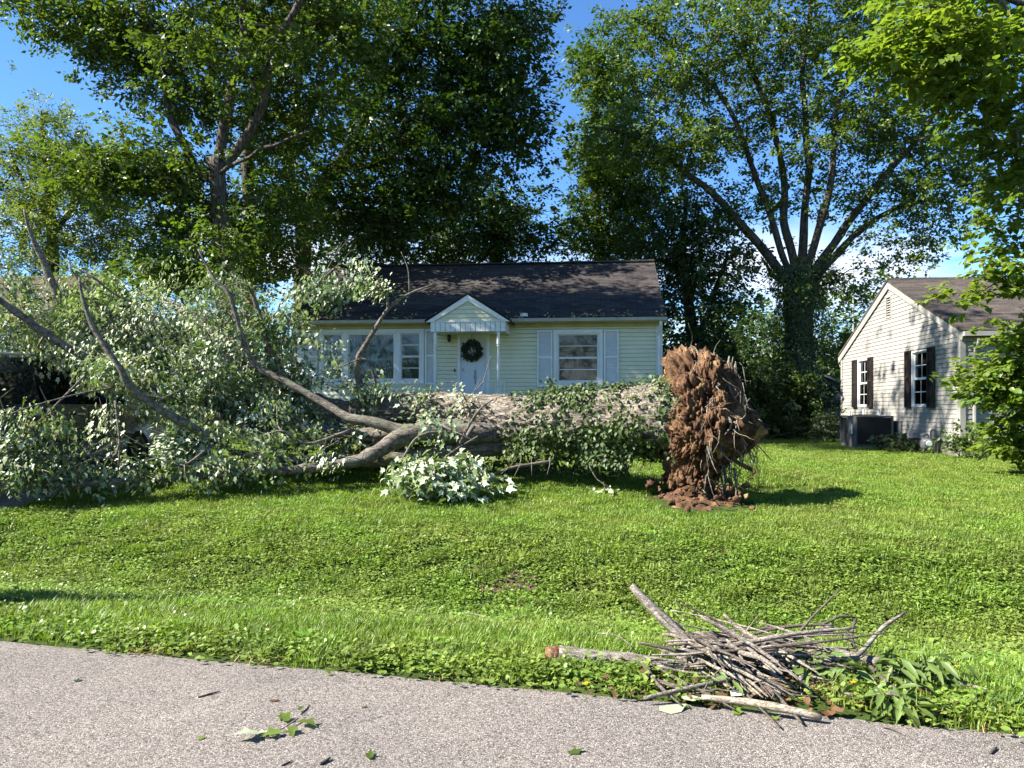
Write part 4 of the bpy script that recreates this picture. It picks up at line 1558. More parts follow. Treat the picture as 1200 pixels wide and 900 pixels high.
make_tree('feathery_tree', 'light feathery tree against the sky beyond the brown roof house', [
    trunk(62, 42, .34, [(62, 300, 42, .3), (58, 240, 42, .24), (52, 180, 42, .14), (48, 130, 42, .06)]),
    pl3([(60, 280, 42, .16), (95, 230, 42, .12), (115, 180, 42, .06)]),
    pl3([(60, 260, 42, .16), (28, 215, 42, .12), (10, 170, 42, .05)]),
], [(55, 170, 48, 50, 42, 2.5, 40), (15, 215, 40, 55, 42, 2.5, 30), (100, 220, 40, 50, 42, 2.5, 30), (65, 250, 70, 40, 41, 2.5, 34), (130, 260, 36, 46, 42, 2, 24), (120, 300, 50, 26, 41, 2, 20), (-50, 260, 60, 70, 42, 3, 30), (40, 295, 60, 25, 41, 2, 16)],
    'f', 190, (.55, .55, .66), .15, 'diamond', droop=-.2, lift=.5, seed=51)

# the wood behind
make_tree('sunlit_tree', 'tall sunlit tree behind the end of the yellow house roof', [
    trunk(705, 37, .30, [(703, 330, 37, .27), (700, 250, 37, .22), (698, 150, 37, .15), (700, 70, 37, .07)]),
    pl3([(702, 290, 37, .14), (735, 230, 37, .1), (760, 190, 37, .06)]),
], [(712, 100, 34, 66, 37, 2, 44), (705, 200, 36, 56, 36.5, 2.2, 46), (750, 230, 46, 58, 36.5, 2.4, 46), (688, 262, 26, 40, 36, 1.6, 24), (735, 290, 50, 28, 36, 2, 24), (686, 80, 14, 26, 37, 1.0, 8), (728, 45, 16, 20, 37, 1.0, 7)],
    'm', 120, (.55, .55, .42), .19, seed=61)

make_tree('vine_tree', 'dark vine-hung tree between the yellow house and the ivied trunk', [
    trunk(818, 32, .30, [(815, 420, 32, .27), (806, 350, 32, .22), (800, 290, 32, .15), (805, 230, 32, .08)]),
    pl3([(814, 400, 32, .15), (838, 340, 32, .12), (852, 300, 32, .06)]),
], [(800, 265, 50, 45, 32, 2, 40), (838, 310, 38, 45, 31.5, 2, 36), (790, 340, 25, 40, 32, 1.5, 20), (835, 390, 45, 40, 31, 2, 34), (800, 430, 30, 50, 31, 2, 30), (770, 300, 30, 40, 33, 2, 18)],
    'u', 100, (.52, .52, .45), .165, seed=71)

# the great ivied tree of the side yard
RT = 31.0
RX = (937 - 600) / FPX * RT
ni = 12000
zi = .3 + RNG.random(ni) ** .9 * 6.6
ai = RNG.random(ni) * 2 * math.pi
ri = .72 + .42 * RNG.random(ni) + .25 * np.sin(zi * 2.1 + ai * 2)
ivp = np.column_stack([RX + ri * np.cos(ai), RT + ri * np.sin(ai), g1(RX, RT) + zi])
ivn = np.column_stack([np.cos(ai), np.sin(ai), .5 + 0 * ai]) + rdir(ni) * .5
make_tree('ivied_tree', 'great spreading tree with ivy-clad trunk and fan of limbs', [
    trunk(937, RT, .62, [(937, 430, RT, .58), (936, 370, RT, .55), (938, 325, RT, .60)]),
    pl3([(932, 345, RT, .203), (905, 310, RT, .187), (870, 265, RT - .5, .156), (810, 205, RT - 1, .125), (745, 160, RT - 1, .094), (690, 150, RT - 1, .039)]),
    pl3([(930, 335, RT, .156), (915, 295, RT, .140), (903, 245, RT, .125), (880, 185, RT, .109), (840, 110, RT, .086), (790, 50, RT, .047)]),
    pl3([(934, 325, RT, .187), (922, 260, RT, .156), (917, 200, RT + .5, .133), (900, 130, RT + .5, .109), (870, 40, RT + 1, .078), (850, -50, RT + 1, .047)]),
    pl3([(938, 325, RT, .195), (942, 250, RT, .156), (945, 170, RT, .133), (942, 90, RT, .101), (950, 0, RT, .078), (955, -90, RT, .039)]),
    pl3([(944, 320, RT, .172), (962, 260, RT - .5, .140), (975, 200, RT - 1, .117), (985, 120, RT - 1, .094), (1000, 40, RT - 1, .062), (1010, -60, RT, .039)]),
    pl3([(946, 330, RT, .187), (975, 285, RT, .164), (1012, 240, RT - .5, .140), (1050, 195, RT - 1, .109), (1095, 130, RT - 1.5, .070), (1120, 70, RT - 1.5, .039)]),
    pl3([(950, 335, RT, .156), (985, 295, RT, .140), (1030, 255, RT, .109), (1075, 235, RT, .078), (1110, 240, RT, .039)]),
    pl3([(928, 340, RT, .109), (905, 320, RT + 1, .094), (890, 300, RT + 1, .031)]),
], [
    (800, 60, 60, 55, 31, 2.5, 30), (860, 60, 70, 65, 31, 3, 44), (940, 60, 80, 70, 31, 3, 50), (1020, 60, 70, 70, 31, 3, 46), (1090, 70, 60, 70, 30.5, 2.5, 34),
    (770, 110, 45, 45, 30.5, 2, 18), (735, 165, 50, 38, 30, 1.5, 24), (800, 185, 50, 38, 30, 1.8, 22), (860, 150, 50, 45, 31, 2.4, 24), (950, 160, 60, 50, 30.5, 2.4, 28), (910, 215, 40, 40, 30.5, 2, 10),
    (1030, 150, 60, 50, 30, 2.4, 32), (1090, 175, 55, 50, 30, 2, 30), (1125, 215, 34, 34, 30, 1.6, 16), (1060, 230, 50, 28, 30, 1.6, 18), (1090, 270, 38, 22, 30, 1.3, 10), (1050, 305, 34, 16, 30, 1.1, 7),
    (1020, 270, 24, 14, 30, 1, 4), (985, 225, 40, 40, 31, 2, 10), (900, -60, 150, 60, 31, 4, 50), (1060, -50, 100, 60, 31, 4, 34), (770, 20, 40, 30, 31, 1.5, 12),
    (940, 320, 40, 30, 30.5, 1.2, 10), (860, 250, 30, 20, 30.5, 1.2, 6), (1010, 345, 22, 16, 31, 1, 6), (985, 330, 20, 12, 31, .8, 4),
], 'r', 105, (.50, .50, .32), .160, ivy=(ivp, ivn), sides=12, seed=81)

# broad-leaved tree hanging over the neighbour's corner
make_tree('broad_leaf_tree', 'bright green broad-leaved tree hanging over the cream house corner', [
    [(12.6, 14.2, .1, .22), (12.5, 14.2, 1.2, .19), (12.2, 14.1, 3.0, .17), (11.9, 14.0, 5.0, .14), (11.6, 14, 8.0, .09), (11.2, 14, 10.5, .04)],
    [(12.3, 14.1, 2.2, .10), (11.3, 13.9, 3.6, .08), (10.2, 13.7, 3.7, .05), (9.3, 13.6, 2.9, .03), (8.95, 13.5, 2.2, .012)],
    [(12.1, 14.1, 3.4, .10), (11.0, 13.6, 5.2, .08), (9.6, 13.2, 5.9, .05), (8.4, 12.8, 5.9, .02)],
    [(11.9, 14, 4.6, .10), (10.6, 13.4, 7.0, .08), (8.8, 12.9, 8.3, .05), (7.0, 12.5, 8.6, .02)],
    [(12.3, 14.2, 1.8, .08), (11.2, 14.6, 2.2, .06), (10.0, 14.8, 1.6, .03), (9.2, 14.8, 1.0, .012)],
], [
    (1150, 50, 60, 50, 13, 1.2, 31), (1085, 40, 48, 42, 12.5, 1, 25), (1035, 60, 26, 30, 12.4, .8, 8), (1110, 100, 50, 26, 12.6, .8, 15), (1180, 125, 45, 32, 13, 1, 18), (1165, 170, 32, 16, 13, .8, 8),
    (1200, 210, 36, 24, 13.2, 1, 11), (1178, 242, 24, 13, 13.2, .8, 6), (1205, 285, 26, 14, 13.4, .8, 6), (1180, 322, 34, 9, 13, .5, 7), (1208, 332, 24, 14, 13, .6, 5), (1146, 344, 12, 5, 13, .3, 3),
    (1205, 395, 26, 18, 13.6, .8, 9), (1182, 432, 30, 20, 13.8, .7, 17), (1150, 452, 16, 13, 13.8, .4, 7), (1200, 470, 34, 30, 13.8, .8, 18), (1180, 505, 20, 22, 14.4, .6, 10), (1205, 525, 30, 18, 14.4, .7, 12),
    (1240, 100, 70, 90, 14, 1.6, 24), (1270, 270, 70, 90, 14, 1.6, 17), (1270, 440, 60, 80, 14, 1.4, 21), (1120, -40, 110, 40, 13, 1.6, 17),
], 'lime', 58, (.24, .24, .12), .125, 'ovate', tip=.008, up=1.5, droop=.7, seed=91, lift=.15)


# understorey shrubs along the fence, each one its own
def bush(name, label, px, Y, rx, h, n, leaf='u', per=90, size=.12, spread=(.24, .24, .2), group=None, shape='diamond', cat='shrub', dr=None):
    X = (px - 600) / FPX * Y
    z = g1(X, Y)
    root = empty(name, (X, Y, z))
    tag(root, label, cat, group)
    dr = dr or rx
    k = rdir(n) * (RNG.random(n) ** .4)[:, None] * np.array([rx, dr, h * .5])
    k[:, 2] += h * .52
    ch = grow([[(0, 0, -.05, .03), (0.02, 0, h * .3, .02)], [(.1, .05, -.05, .02), (.2 * rx, .1, h * .35, .015)]], k, .006, .3, .4)
    V, T = twig_mesh(ch, 4)
    tag(tri_obj('stems', V, T, M['bark_twig'], root, True), kind='stuff')
    V, T = clump_leaves(np.array([c[0][-1] for c in ch]), per, spread, size, shape, .8, .3)
    tag(tri_obj('foliage', V, T, LF[leaf], root), kind='stuff')
    return root


bush('evergreen_shrub', 'big dark shrub behind the torn root plate', 872, 28.5, 1.7, 4.4, 60, 'u', 130, .15, (.36, .36, .34))
bush('evergreen_shrub', 'sunlit tall shrub at the foot of the ivied trunk', 905, 30.0, 1.4, 3.6, 44, 'm', 120, .14, (.34, .34, .3))
bush('evergreen_shrub', 'dark shrub against the corner of the chain link fence', 962, 29.6, 1.2, 2.6, 36, 'u', 110, .13, (.3, .3, .25))
bush('evergreen_shrub', 'low spreading shrub beside the air conditioner', 966, 26.2, .55, 1.1, 20, 'hosta', 90, .10, (.18, .18, .14))
bush('evergreen_shrub', 'dark shrub against the end wall of the yellow house', 800, 27.0, 1.0, 3.0, 36, 'u', 120, .14, (.32, .32, .3))
bush('evergreen_shrub', 'low dark shrub below the chain link fence rail', 930, 28.2, 1.3, .9, 30, 'u', 100, .10, (.2, .2, .14))
bush('shadow_caster_shrub', 'unseen leafy shrub added on the ditch edge to cast a shadow', -112, 6.35, .26, 1.75, 34, 'm', 60, .09, (.12, .12, .12))  # out of view, added so that its shadow falls along the ditch
ly_, lz_ = H2(1050, 520, -.75)
hp_ = NO + nu * -.75 + nd * ly_
bush('hosta_plant', 'broad low leafy plant between air conditioner and gas meter', 600 + FPX * hp_[0] / hp_[1], hp_[1], .42, .42, 24, 'hosta', 60, .12, (.10, .2, .06), None, 'ovate', 'plant', .8)
bush('rose_shrub', 'low green shrub by the cream house downspout', 1140, 18.0, .45, .9, 20, 'm', 60, .09, (.14, .14, .12))
for px_, Y_, h_, lab in ((1000, 40, 5.2, 'small lit tree above the shed behind the cream gable'), (30, 33, 4.5, 'leafy shrub rising beside the brown roof house')):
    bush('small_tree', lab, px_, Y_, 2.0, h_, 50, 'm', 120, .19, (.42, .42, .4), None, 'diamond', 'tree')

# far wood that closes the view: one mass
A_ = Acc()
for (x0_, x1_, Y_, h0, h1, n) in ((640, 1010, 56, 5.0, 11, 260), (-150, 420, 60, 5, 10, 300), (420, 640, 52, 5, 12, 150), (1010, 1500, 80, 2.0, 4.0, 120), (-900, 2100, -34, 6, 13, 420)):
    px_ = x0_ + (x1_ - x0_) * RNG.random(n)
    Yv = Y_ + RNG.normal(size=n) * 3
    top = h0 + (h1 - h0) * (.5 + .5 * n2(px_, px_ * 0, .02, 77, 3))
    zc = .5 + RNG.random(n) ** .8 * top
    cen = np.column_stack([(px_ - 600) / FPX * np.abs(Yv), Yv, zc])
    V, T = clump_leaves(cen, 90, (1.1, 1.1, .8), .34, 'diamond')
    A_.add(V, T)
V, T = A_.get()
tag(tri_obj('far_wood', V, T, LF['m']), 'far green wood closing the view behind the houses', 'wood', None, 'stuff')
print('trees done')

# ------------------------------------------------------------------ the fallen tree
ft = empty('fallen_tree', (2.6, 11.1, g1(2.6, 11.1)))
tag(ft, 'huge uprooted maple lying across the lawn with torn root plate', 'fallen tree')
fo = np.array(ft.location)
main = pl3([(808, 487, 11.05, .62), (785, 488, 11.1, .56), (745, 490, 11.25, .49), (690, 493, 11.5, .45), (630, 494, 11.8, .41), (575, 489, 12.1, .37), (540, 482, 12.35, .30), (490, 478, 12.7, .25), (430, 482, 13.0, .24), (385, 482, 13.2, .25), (345, 466, 13.4, .27), (312, 446, 13.6, .24), (280, 415, 13.9, .20), (240, 380, 14.3, .15), (190, 350, 14.8, .10)])
q = resample(main, .035)
ns = 96
V, T = tube(q[:, :3], q[:, 3], ns)
nv = len(q) * ns
cen = np.repeat(q[:, :3], ns, 0)
d_ = V[:nv] - cen
sc_ = np.array([.9, 6.5, 6.5])
rough_ = fbm(V[:nv] * sc_ * 2.2, 4, 91)
ridge_ = 1 - np.abs(fbm(V[:nv] * sc_ * 1.1, 3, 95)) * 2
lump = fbm(V[:nv] * 1.6, 3, 92)
rr_ = np.linalg.norm(d_, axis=1)
fur = 1 - np.abs(fbm(V[:nv] * np.array([2.2, 15, 15]), 3, 97)) * 2.2
disp = .026 * rough_ - .045 * np.clip(ridge_ - .5, 0, 1) * 2 - .035 * np.clip(fur - .45, 0, 1) * 2 + .075 * lump
V[:nv] = cen + d_ * (1 + disp / np.maximum(rr_, .1))[:, None]
tri_obj('trunk', V - fo, T, M['bark_fallen'], ft, True)
FL = {
    'lower': [(590, 503, 11.95, .20), (545, 508, 11.8, .17), (500, 506, 11.7, .15), (470, 513, 11.6, .135), (440, 530, 11.45, .11), (415, 541, 11.35, .09), (360, 549, 11.2, .07), (300, 553, 11.05, .06), (200, 560, 10.8, .05), (100, 567, 10.5, .055), (0, 570, 10.35, .05), (-90, 576, 10.2, .03)],
    'stub': [(505, 505, 11.8, .12), (470, 505, 11.7, .10), (440, 495, 11.7, .085), (410, 490, 11.75, .075), (385, 476, 11.85, .062), (340, 450, 11.95, .054), (303, 431, 12, .047), (287, 405, 12, .043), (275, 365, 12, .038), (268, 344, 12, .034), (252, 328, 12, .027), (232, 292, 12, .015)],
    'high': [(345, 466, 13.2, .14), (322, 430, 13.0, .12), (312, 400, 12.8, .055), (298, 350, 12.7, .035), (291, 335, 12.6, .018)],
    'left_low': [(255, 516, 11.3, .07), (200, 487, 10.9, .062), (155, 456, 10.6, .046), (140, 430, 10.5, .041), (110, 385, 10.5, .034), (96, 345, 10.5, .022), (93, 325, 10.5, .015)],
    'left_mid': [(230, 450, 13, .10), (170, 442, 12.3, .09), (120, 427, 11.8, .068), (60, 395, 11.5, .060), (0, 352, 11.2, .05), (-60, 310, 11, .04)],
    'left_high': [(250, 430, 13.8, .12), (160, 415, 13.2, .115), (106, 386, 12.8, .085), (70, 348, 12.6, .072), (48, 300, 12.5, .05), (34, 268, 12.4, .03), (28, 245, 12.4, .012)],
    'left_mid2': [(330, 462, 13.5, .10), (250, 440, 13, .085), (205, 418, 12.8, .07), (155, 395, 12.6, .055), (110, 350, 12.4, .03), (80, 312, 12.3, .012)],
    'over_roof': [(430, 480, 12.9, .07), (418, 430, 12.6, .05), (428, 405, 12.5, .042), (440, 385, 12.4, .036), (455, 362, 12.4, .028), (478, 345, 12.4, .02), (508, 333, 12.4, .010)],
    'over_roof2': [(480, 344, 12.4, .012), (478, 315, 12.4, .009), (470, 295, 12.4, .005)],
    'front_twig': [(555, 500, 11.6, .03), (540, 520, 11.2, .024), (546, 505, 11.1, .02), (562, 480, 11.0, .016), (578, 468, 11.0, .01)],
    'front_twig2': [(560, 515, 11.6, .03), (520, 507, 11.1, .025), (490, 512, 10.9, .02), (470, 540, 10.8, .012)],
    'front_twig3': [(650, 540, 11.2, .03), (600, 548, 11.0, .02), (575, 556, 10.95, .018), (540, 556, 10.9, .014)],
    'house_twig': [(430, 470, 12.8, .03), (440, 450, 12.5, .022), (428, 421, 12.4, .016), (400, 430, 12.3, .01)],
    'bare_twig': [(160, 356, 12.2, .02), (130, 342, 12.1, .018), (110, 325, 12.0, .013), (78, 308, 12.0, .006)],
    'mid_limb': [(585, 505, 11.9, .16), (530, 500, 11.9, .13), (460, 508, 12.0, .11), (400, 508, 12.2, .10), (340, 495, 12.3, .08), (290, 470, 12.4, .05)],
    'under_limb': [(610, 522, 12.0, .15), (540, 528, 11.9, .13), (470, 536, 11.8, .11), (410, 540, 11.8, .10), (340, 538, 11.8, .075), (270, 530, 11.8, .05)],
    'far_limb': [(570, 485, 12.6, .14), (500, 500, 12.8, .12), (430, 512, 12.9, .11), (350, 510, 13, .09), (260, 490, 13.2, .06)],
    'cross_twig': [(410, 505, 11.6, .03), (360, 520, 11.3, .022), (330, 505, 11.2, .016), (300, 515, 11.1, .009)],
    'cross_twig2': [(250, 520, 10.8, .025), (215, 545, 10.6, .018), (180, 538, 10.5, .014), (150, 552, 10.4, .008)],
    'cross_twig3': [(135, 470, 10.6, .018), (140, 520, 10.4, .014), (138, 556, 10.35, .010)],
    'cross_twig4': [(100, 440, 10.6, .016), (60, 480, 10.4, .013), (20, 520, 10.2, .008)],
    'cross_twig5': [(130, 455, 10.7, .014), (90, 462, 10.4, .012), (40, 475, 10.2, .007)],
    'ground_limb': [(330, 520, 12.2, .12), (300, 500, 12.4, .12), (240, 470, 12.8, .10), (170, 470, 12.6, .07)],
}
limbs_f = []
for k_, rows_ in FL.items():
    ctrl = pl3(rows_)
    V, T = limb_mesh(ctrl, 16, .07, .17, 40 + len(limbs_f), (5, 9, 9))
    tri_obj('limb', V - fo, T, M['bark_limb'], ft, True)
    limbs_f.append(ctrl)
fb = [
    (25, 370, 50, 45, 12.6, 1.0, 34), (60, 330, 45, 30, 13, .8, 12), (110, 385, 45, 40, 12.6, 1.0, 34), (165, 400, 45, 45, 12.6, 1.0, 40), (150, 350, 35, 25, 13, .8, 12), (215, 400, 45, 50, 12.6, 1.0, 44),
    (265, 385, 40, 45, 12.6, .9, 34), (225, 340, 40, 30, 13, .9, 14), (310, 400, 28, 35, 12.8, .7, 14), (200, 460, 55, 35, 11.8, .8, 44), (270, 460, 45, 35, 12.2, .8, 36), (320, 500, 40, 30, 11.8, .6, 26),
    (130, 440, 34, 16, 11.4, .5, 14), (70, 505, 40, 14, 10.4, .4, 9), (20, 525, 36, 28, 10.3, .5, 20), (100, 530, 40, 20, 10.5, .4, 12), (165, 525, 40, 22, 10.7, .5, 20), (210, 525, 50, 30, 11, .5, 40),
    (270, 525, 45, 26, 11.2, .5, 34), (70, 555, 60, 9, 10.4, .35, 12), (170, 555, 70, 11, 10.7, .35, 16), (290, 545, 50, 10, 11, .35, 18), (370, 535, 40, 12, 11.2, .3, 10), (10, 560, 25, 10, 10.3, .3, 8),
    (352, 395, 18, 36, 13, .6, 11), (365, 445, 24, 16, 12.8, .5, 9), (375, 348, 26, 22, 12.7, .4, 11), (345, 370, 20, 24, 12.9, .5, 9), (388, 340, 20, 12, 12.6, .3, 5), (440, 338, 26, 14, 12.4, .3, 6), (368, 400, 14, 16, 12.6, .3, 4), (420, 315, 14, 10, 12.5, .3, 3), (415, 452, 30, 12, 12.6, .4, 11), (445, 458, 18, 8, 12.5, .3, 5),
    (395, 420, 18, 10, 12.5, .3, 3), (380, 508, 28, 16, 11.8, .4, 7), (505, 498, 18, 8, 11.2, .15, 5), (-60, 430, 60, 90, 11.5, 1.2, 50), (-50, 530, 50, 40, 10.2, .5, 18), (545, 470, 10, 8, 11.8, .15, 2), (500, 462, 20, 5, 12.3, .12, 4), (480, 410, 3, 3, 12.4, .05, 1),
    (30, 385, 60, 45, 12.2, .9, 30), (90, 420, 50, 30, 12.2, .7, 26), (150, 430, 50, 30, 12, .8, 30), (250, 430, 45, 35, 12, .7, 34), (330, 440, 30, 40, 13.2, .8, 22), (340, 500, 40, 26, 12.6, .6, 24), (385, 522, 35, 16, 12.2, .5, 16),
    (300, 490, 50, 26, 12, .6, 28), (140, 500, 30, 12, 10.8, .4, 6), (25, 490, 26, 12, 10.3, .35, 6), (230, 550, 60, 12, 10.9, .35, 22), (40, 545, 45, 14, 10.3, .4, 14), (120, 552, 45, 10, 10.5, .4, 10), (350, 470, 26, 16, 13.2, .4, 8),
    (60, 425, 45, 14, 11.9, .5, 12), (180, 370, 40, 40, 13, 1.0, 24), (130, 340, 40, 24, 13, .8, 12), (260, 340, 30, 30, 13, .7, 12), (300, 365, 26, 26, 13, .6, 10), (10, 330, 40, 30, 12.8, .8, 14), (400, 500, 30, 20, 12.6, .4, 10), (440, 515, 26, 12, 12.2, .3, 8),
]
fb += [(255, 492, 50, 16, 14, .8, 26), (330, 506, 50, 14, 13.6, .6, 22), (420, 522, 40, 12, 13.4, .5, 16), (200, 480, 40, 18, 14, .8, 18)]
tg = np.concatenate([blob(*b) for b in fb])
tpx, tpy = 600 + FPX * tg[:, 0] / tg[:, 1], HOR - FPX * (tg[:, 2] - EYE) / tg[:, 1]
hollow = ((((tpx - 98) / 30) ** 2 + ((tpy - 482) / 24) ** 2 < 1) | (((tpx - 168) / 26) ** 2 + ((tpy - 508) / 30) ** 2 < 1) | (((tpx - 40) / 46) ** 2 + ((tpy - 446) / 24) ** 2 < 1)
          | (((tpx - 275) / 26) ** 2 + ((tpy - 528) / 14) ** 2 < 1) | (((tpx - 60) / 24) ** 2 + ((tpy - 520) / 14) ** 2 < 1))
tg = tg[~(hollow & (tg[:, 1] < 12.2) & (RNG.random(len(tg)) < .9))]
zg_ = gz(tg[:, 0], tg[:, 1]) + .08
tg[:, 2] = np.maximum(tg[:, 2], zg_)
# nothing inside the car
inv = np.array(Matrix.Rotation(-CA, 3, 'Z'))
lc = (tg - np.array(car.location)) @ inv.T
low = (tg[:, 2] < gz(tg[:, 0], tg[:, 1]) + 1.0) & (tg[:, 0] < -2.5)
lc0 = RNG.random(len(tg)) < np.where(low, .55, .85)
lc, tg = lc[lc0], tg[lc0]
tg = tg[~((np.abs(lc[:, 0]) < 1.1) & (np.abs(lc[:, 1]) < 2.6) & (lc[:, 2] < 1.75))]
# the crown is thin over the flank of the car
chf = grow(limbs_f + [main[7:]], tg, .0075, .28, .1, .45)
V, T = twig_mesh(chf, 5)
tag(tri_obj('twigs', V - fo, T, M['bark_twig'], ft, True), kind='stuff')
bare = RNG.random(len(chf)) < .20
chf = [c for c, b_ in zip(chf, bare) if not b_]
ends = np.array([c[0][-1] for c in chf])
tdir = unit(np.array([c[0][-1] - c[0][-2] for c in chf]))
dt = Acc()
for k in range(260):
    e_ = ends[RNG.integers(len(ends))]
    d1 = unit(RNG.normal(size=3) * np.array([1, .8, .7]) + np.array([-.2, -.5, .15]))
    ln_ = random.uniform(.25, .85)
    m1 = e_ + d1 * ln_ * .5 + RNG.normal(size=3) * .06
    t1 = e_ + d1 * ln_ + np.array([0, 0, random.uniform(-.1, .15)])
    t1[2] = max(t1[2], g1(t1[0], t1[1]) + .04)
    V, T = tube([e_ - d1 * .1, m1, t1], [.009, .007, .003], 5)
    dt.add(V, T)
    if k % 2:
        f1 = m1 + unit(d1 + RNG.normal(size=3) * .7) * ln_ * .4
        f1[2] = max(f1[2], g1(f1[0], f1[1]) + .04)
        V, T = tube([m1, (m1 + f1) / 2 + RNG.normal(size=3) * .02, f1], [.006, .005, .002], 4)
        dt.add(V, T)
V, T = dt.get()
tag(tri_obj('dead_twigs', V - fo, T, M['stick'], ft, True), kind='stuff')
per = 54
n = len(ends) * per
ix = np.repeat(np.arange(len(ends)), per)
off = RNG.normal(size=(n, 3)) * np.array([.12, .12, .085]) + tdir[ix] * (RNG.random(n)[:, None] - .6) * .50
pos = ends[ix] + off
pos[:, 2] = np.maximum(pos[:, 2], gz(pos[:, 0], pos[:, 1]) + .04)
clr = rdir(len(ends))
nr = unit(rdir(n) * .45 + clr[ix] * .8 + np.array([-.25, -.25, .55]))
drr = unit(off * 1.0 + clr[ix][:, [1, 2, 0]] * .4 + rdir(n) * .22 + np.array([0, 0, -.9]))
sz = .068 * (.5 + 1.05 * RNG.random(n))
pale = (RNG.random(len(ends)) < .46)[ix] ^ (RNG.random(n) < .18)
V, T = leaves(pos[~pale], nr[~pale], drr[~pale], sz[~pale], 'maple')
tag(tri_obj('crown', V - fo, T, LF['maple'], ft), kind='stuff')
V, T = leaves(pos[pale], nr[pale], drr[pale], sz[pale], 'maple')
tag(tri_obj('upturned_leaves', V - fo, T, LF['maple_pale'], ft), kind='stuff')

# ivy over the butt of the trunk
sel = q[(q[:, 0] > P(590, 480, 12)[0])]
n = 20000
ii = RNG.integers(0, len(sel), n)
f_ = np.clip((sel[ii, 0] - P(600, 480, 12)[0]) / 1.2, 0, 1)
ang = RNG.random(n) * 2 * math.pi
side = np.array([0.25, 1, 0]); side /= np.linalg.norm(side)
nrm = np.cos(ang)[:, None] * side + np.sin(ang)[:, None] * np.array([0, 0, 1])
pos = sel[ii, :3] + nrm * (sel[ii, 3] + .02 + .10 * RNG.random(n) ** 2)[:, None]
msk = fbm(pos * 2.3, 3, 55)
topside = np.sin(ang) > .35
front = (np.cos(ang) < -.2)
keep = RNG.random(n) < f_ * (.14 + .8 * (msk > .02)) * np.where(front & (np.sin(ang) > -.15) & (np.sin(ang) < .55), .55, 1.0)
pos, nrm = pos[keep], nrm[keep]
# hanging curtain below the trunk
nh_ = 2600
px_ = 590 + 200 * RNG.random(nh_) ** .85
Yv = np.interp(px_, [600, 800], [11.55, 10.7]) + RNG.normal(size=nh_) * .09
lowy = 540 + 18 * n2(px_, px_ * 0, .05, 66, 2) - 22 * (np.sin(px_ * .05) > .4) * (RNG.random(nh_) < .8)
py_ = 495 + (lowy - 495) * RNG.random(nh_) ** .7
hang = np.column_stack([(px_ - 600) / FPX * Yv, Yv, EYE + (HOR - py_) / FPX * Yv])
hm = fbm(hang * np.array([3.2, 3.2, 1.2]), 3, 58) > -.02 - .12 * (px_ > 660)
hang = hang[hm]
# more of it trailing on the far side, closing the gap under the trunk
nb_ = 5200
pb_ = 395 + 340 * RNG.random(nb_)
Yb = np.interp(pb_, [395, 600, 740], [13.2, 12.9, 12.2]) + RNG.normal(size=nb_) * .12
yb = 500 + 62 * RNG.random(nb_)
bk = np.column_stack([(pb_ - 600) / FPX * Yb, Yb, EYE + (HOR - yb) / FPX * Yb])
bk[:, 2] = np.maximum(bk[:, 2], gz(bk[:, 0], bk[:, 1]) + .03 * RNG.random(nb_))
hang = np.concatenate([hang, bk])
pos = np.concatenate([pos, hang]); nrm = np.concatenate([nrm, np.tile([-.2, -1, .4], (len(hang), 1))])
V, T = leaves(pos, unit(nrm + rdir(len(pos)) * .7), rdir(len(pos)) * .7 + np.array([0, 0, -.9]), .054 * (.5 + 1.0 * RNG.random(len(pos))), 'ovate')
tag(tri_obj('ivy', V - fo, T, LF['ivy'], ft), kind='stuff')
# ivy sprigs standing above the trunk
m = Acc(); lp = []
for k in range(26):
    px_ = 625 + 150 * random.random()
    b_ = P(px_, 470, 11.6)
    t_ = b_ + np.array([random.uniform(-.15, .15), random.uniform(-.2, .2), random.uniform(.08, .26)])
    V, T = tube([b_ - [0, 0, .12], (b_ + t_) / 2 + [.02, 0, .03], t_], [.006, .005, .003], 4)
    m.add(V, T)
    lp.append(t_ + RNG.normal(size=(9, 3)) * .05)
for k in range(7):
    px_ = 600 + 180 * random.random()
    b_ = P(px_, 535, 11.0)
    dx_ = random.uniform(-.3, .3)
    V, T = tube([b_, b_ + [dx_ * .2, -.1, -.12], b_ + [dx_ * .9, -.2, -.2 - random.random() * .1]], [.007, .006, .003], 4)
    m.add(V, T)
V, T = m.get()
tag(tri_obj('ivy_stems', V - fo, T, M['bark_limb'], ft, True), kind='stuff')
lp = np.concatenate(lp)
V, T = leaves(lp, unit(rdir(len(lp)) + np.array([-.2, -.6, .6])), rdir(len(lp)), .06, 'ovate')
tag(tri_obj('ivy_sprigs', V - fo, T, LF['ivy'], ft), kind='stuff')

# root plate: a torn disc of soil, standing on edge
nu_, nv_ = 330, 240
u_ = np.linspace(0, 2 * math.pi, nu_, endpoint=False)
v_ = np.linspace(-math.pi / 2, math.pi / 2, nv_)
U, W = np.meshgrid(u_, v_)
U, W = U.ravel(), W.ravel()
# disc axis along x; radii in y and z
D = np.column_stack([np.sin(W), np.cos(W) * np.cos(U), np.cos(W) * np.sin(U)])
base_r = np.array([.46, 1.12, 1.10])
wob = 1 + .26 * fbm(D * 1.7 + 3, 3, 201) + .22 * fbm(D * 4.5, 3, 202)
V = D * base_r * wob[:, None]
lump = fbm(V * np.array([3.4, 3.4, 2.0]), 4, 203); fine = fbm(V * np.array([17, 17, 9]), 4, 204, gain=.65)
fib = np.abs(fbm(V * np.array([7, 16, 5]), 3, 207)); pit = np.clip(fbm(V * 5.5, 3, 206), -.1, 1)
V = V + D * (.17 * lump + .095 * fine - .26 * np.clip(pit - .10, 0, 1) - .10 * (fib < .06))[:, None]
cz_ = g1(2.9, 11.0) + 1.02
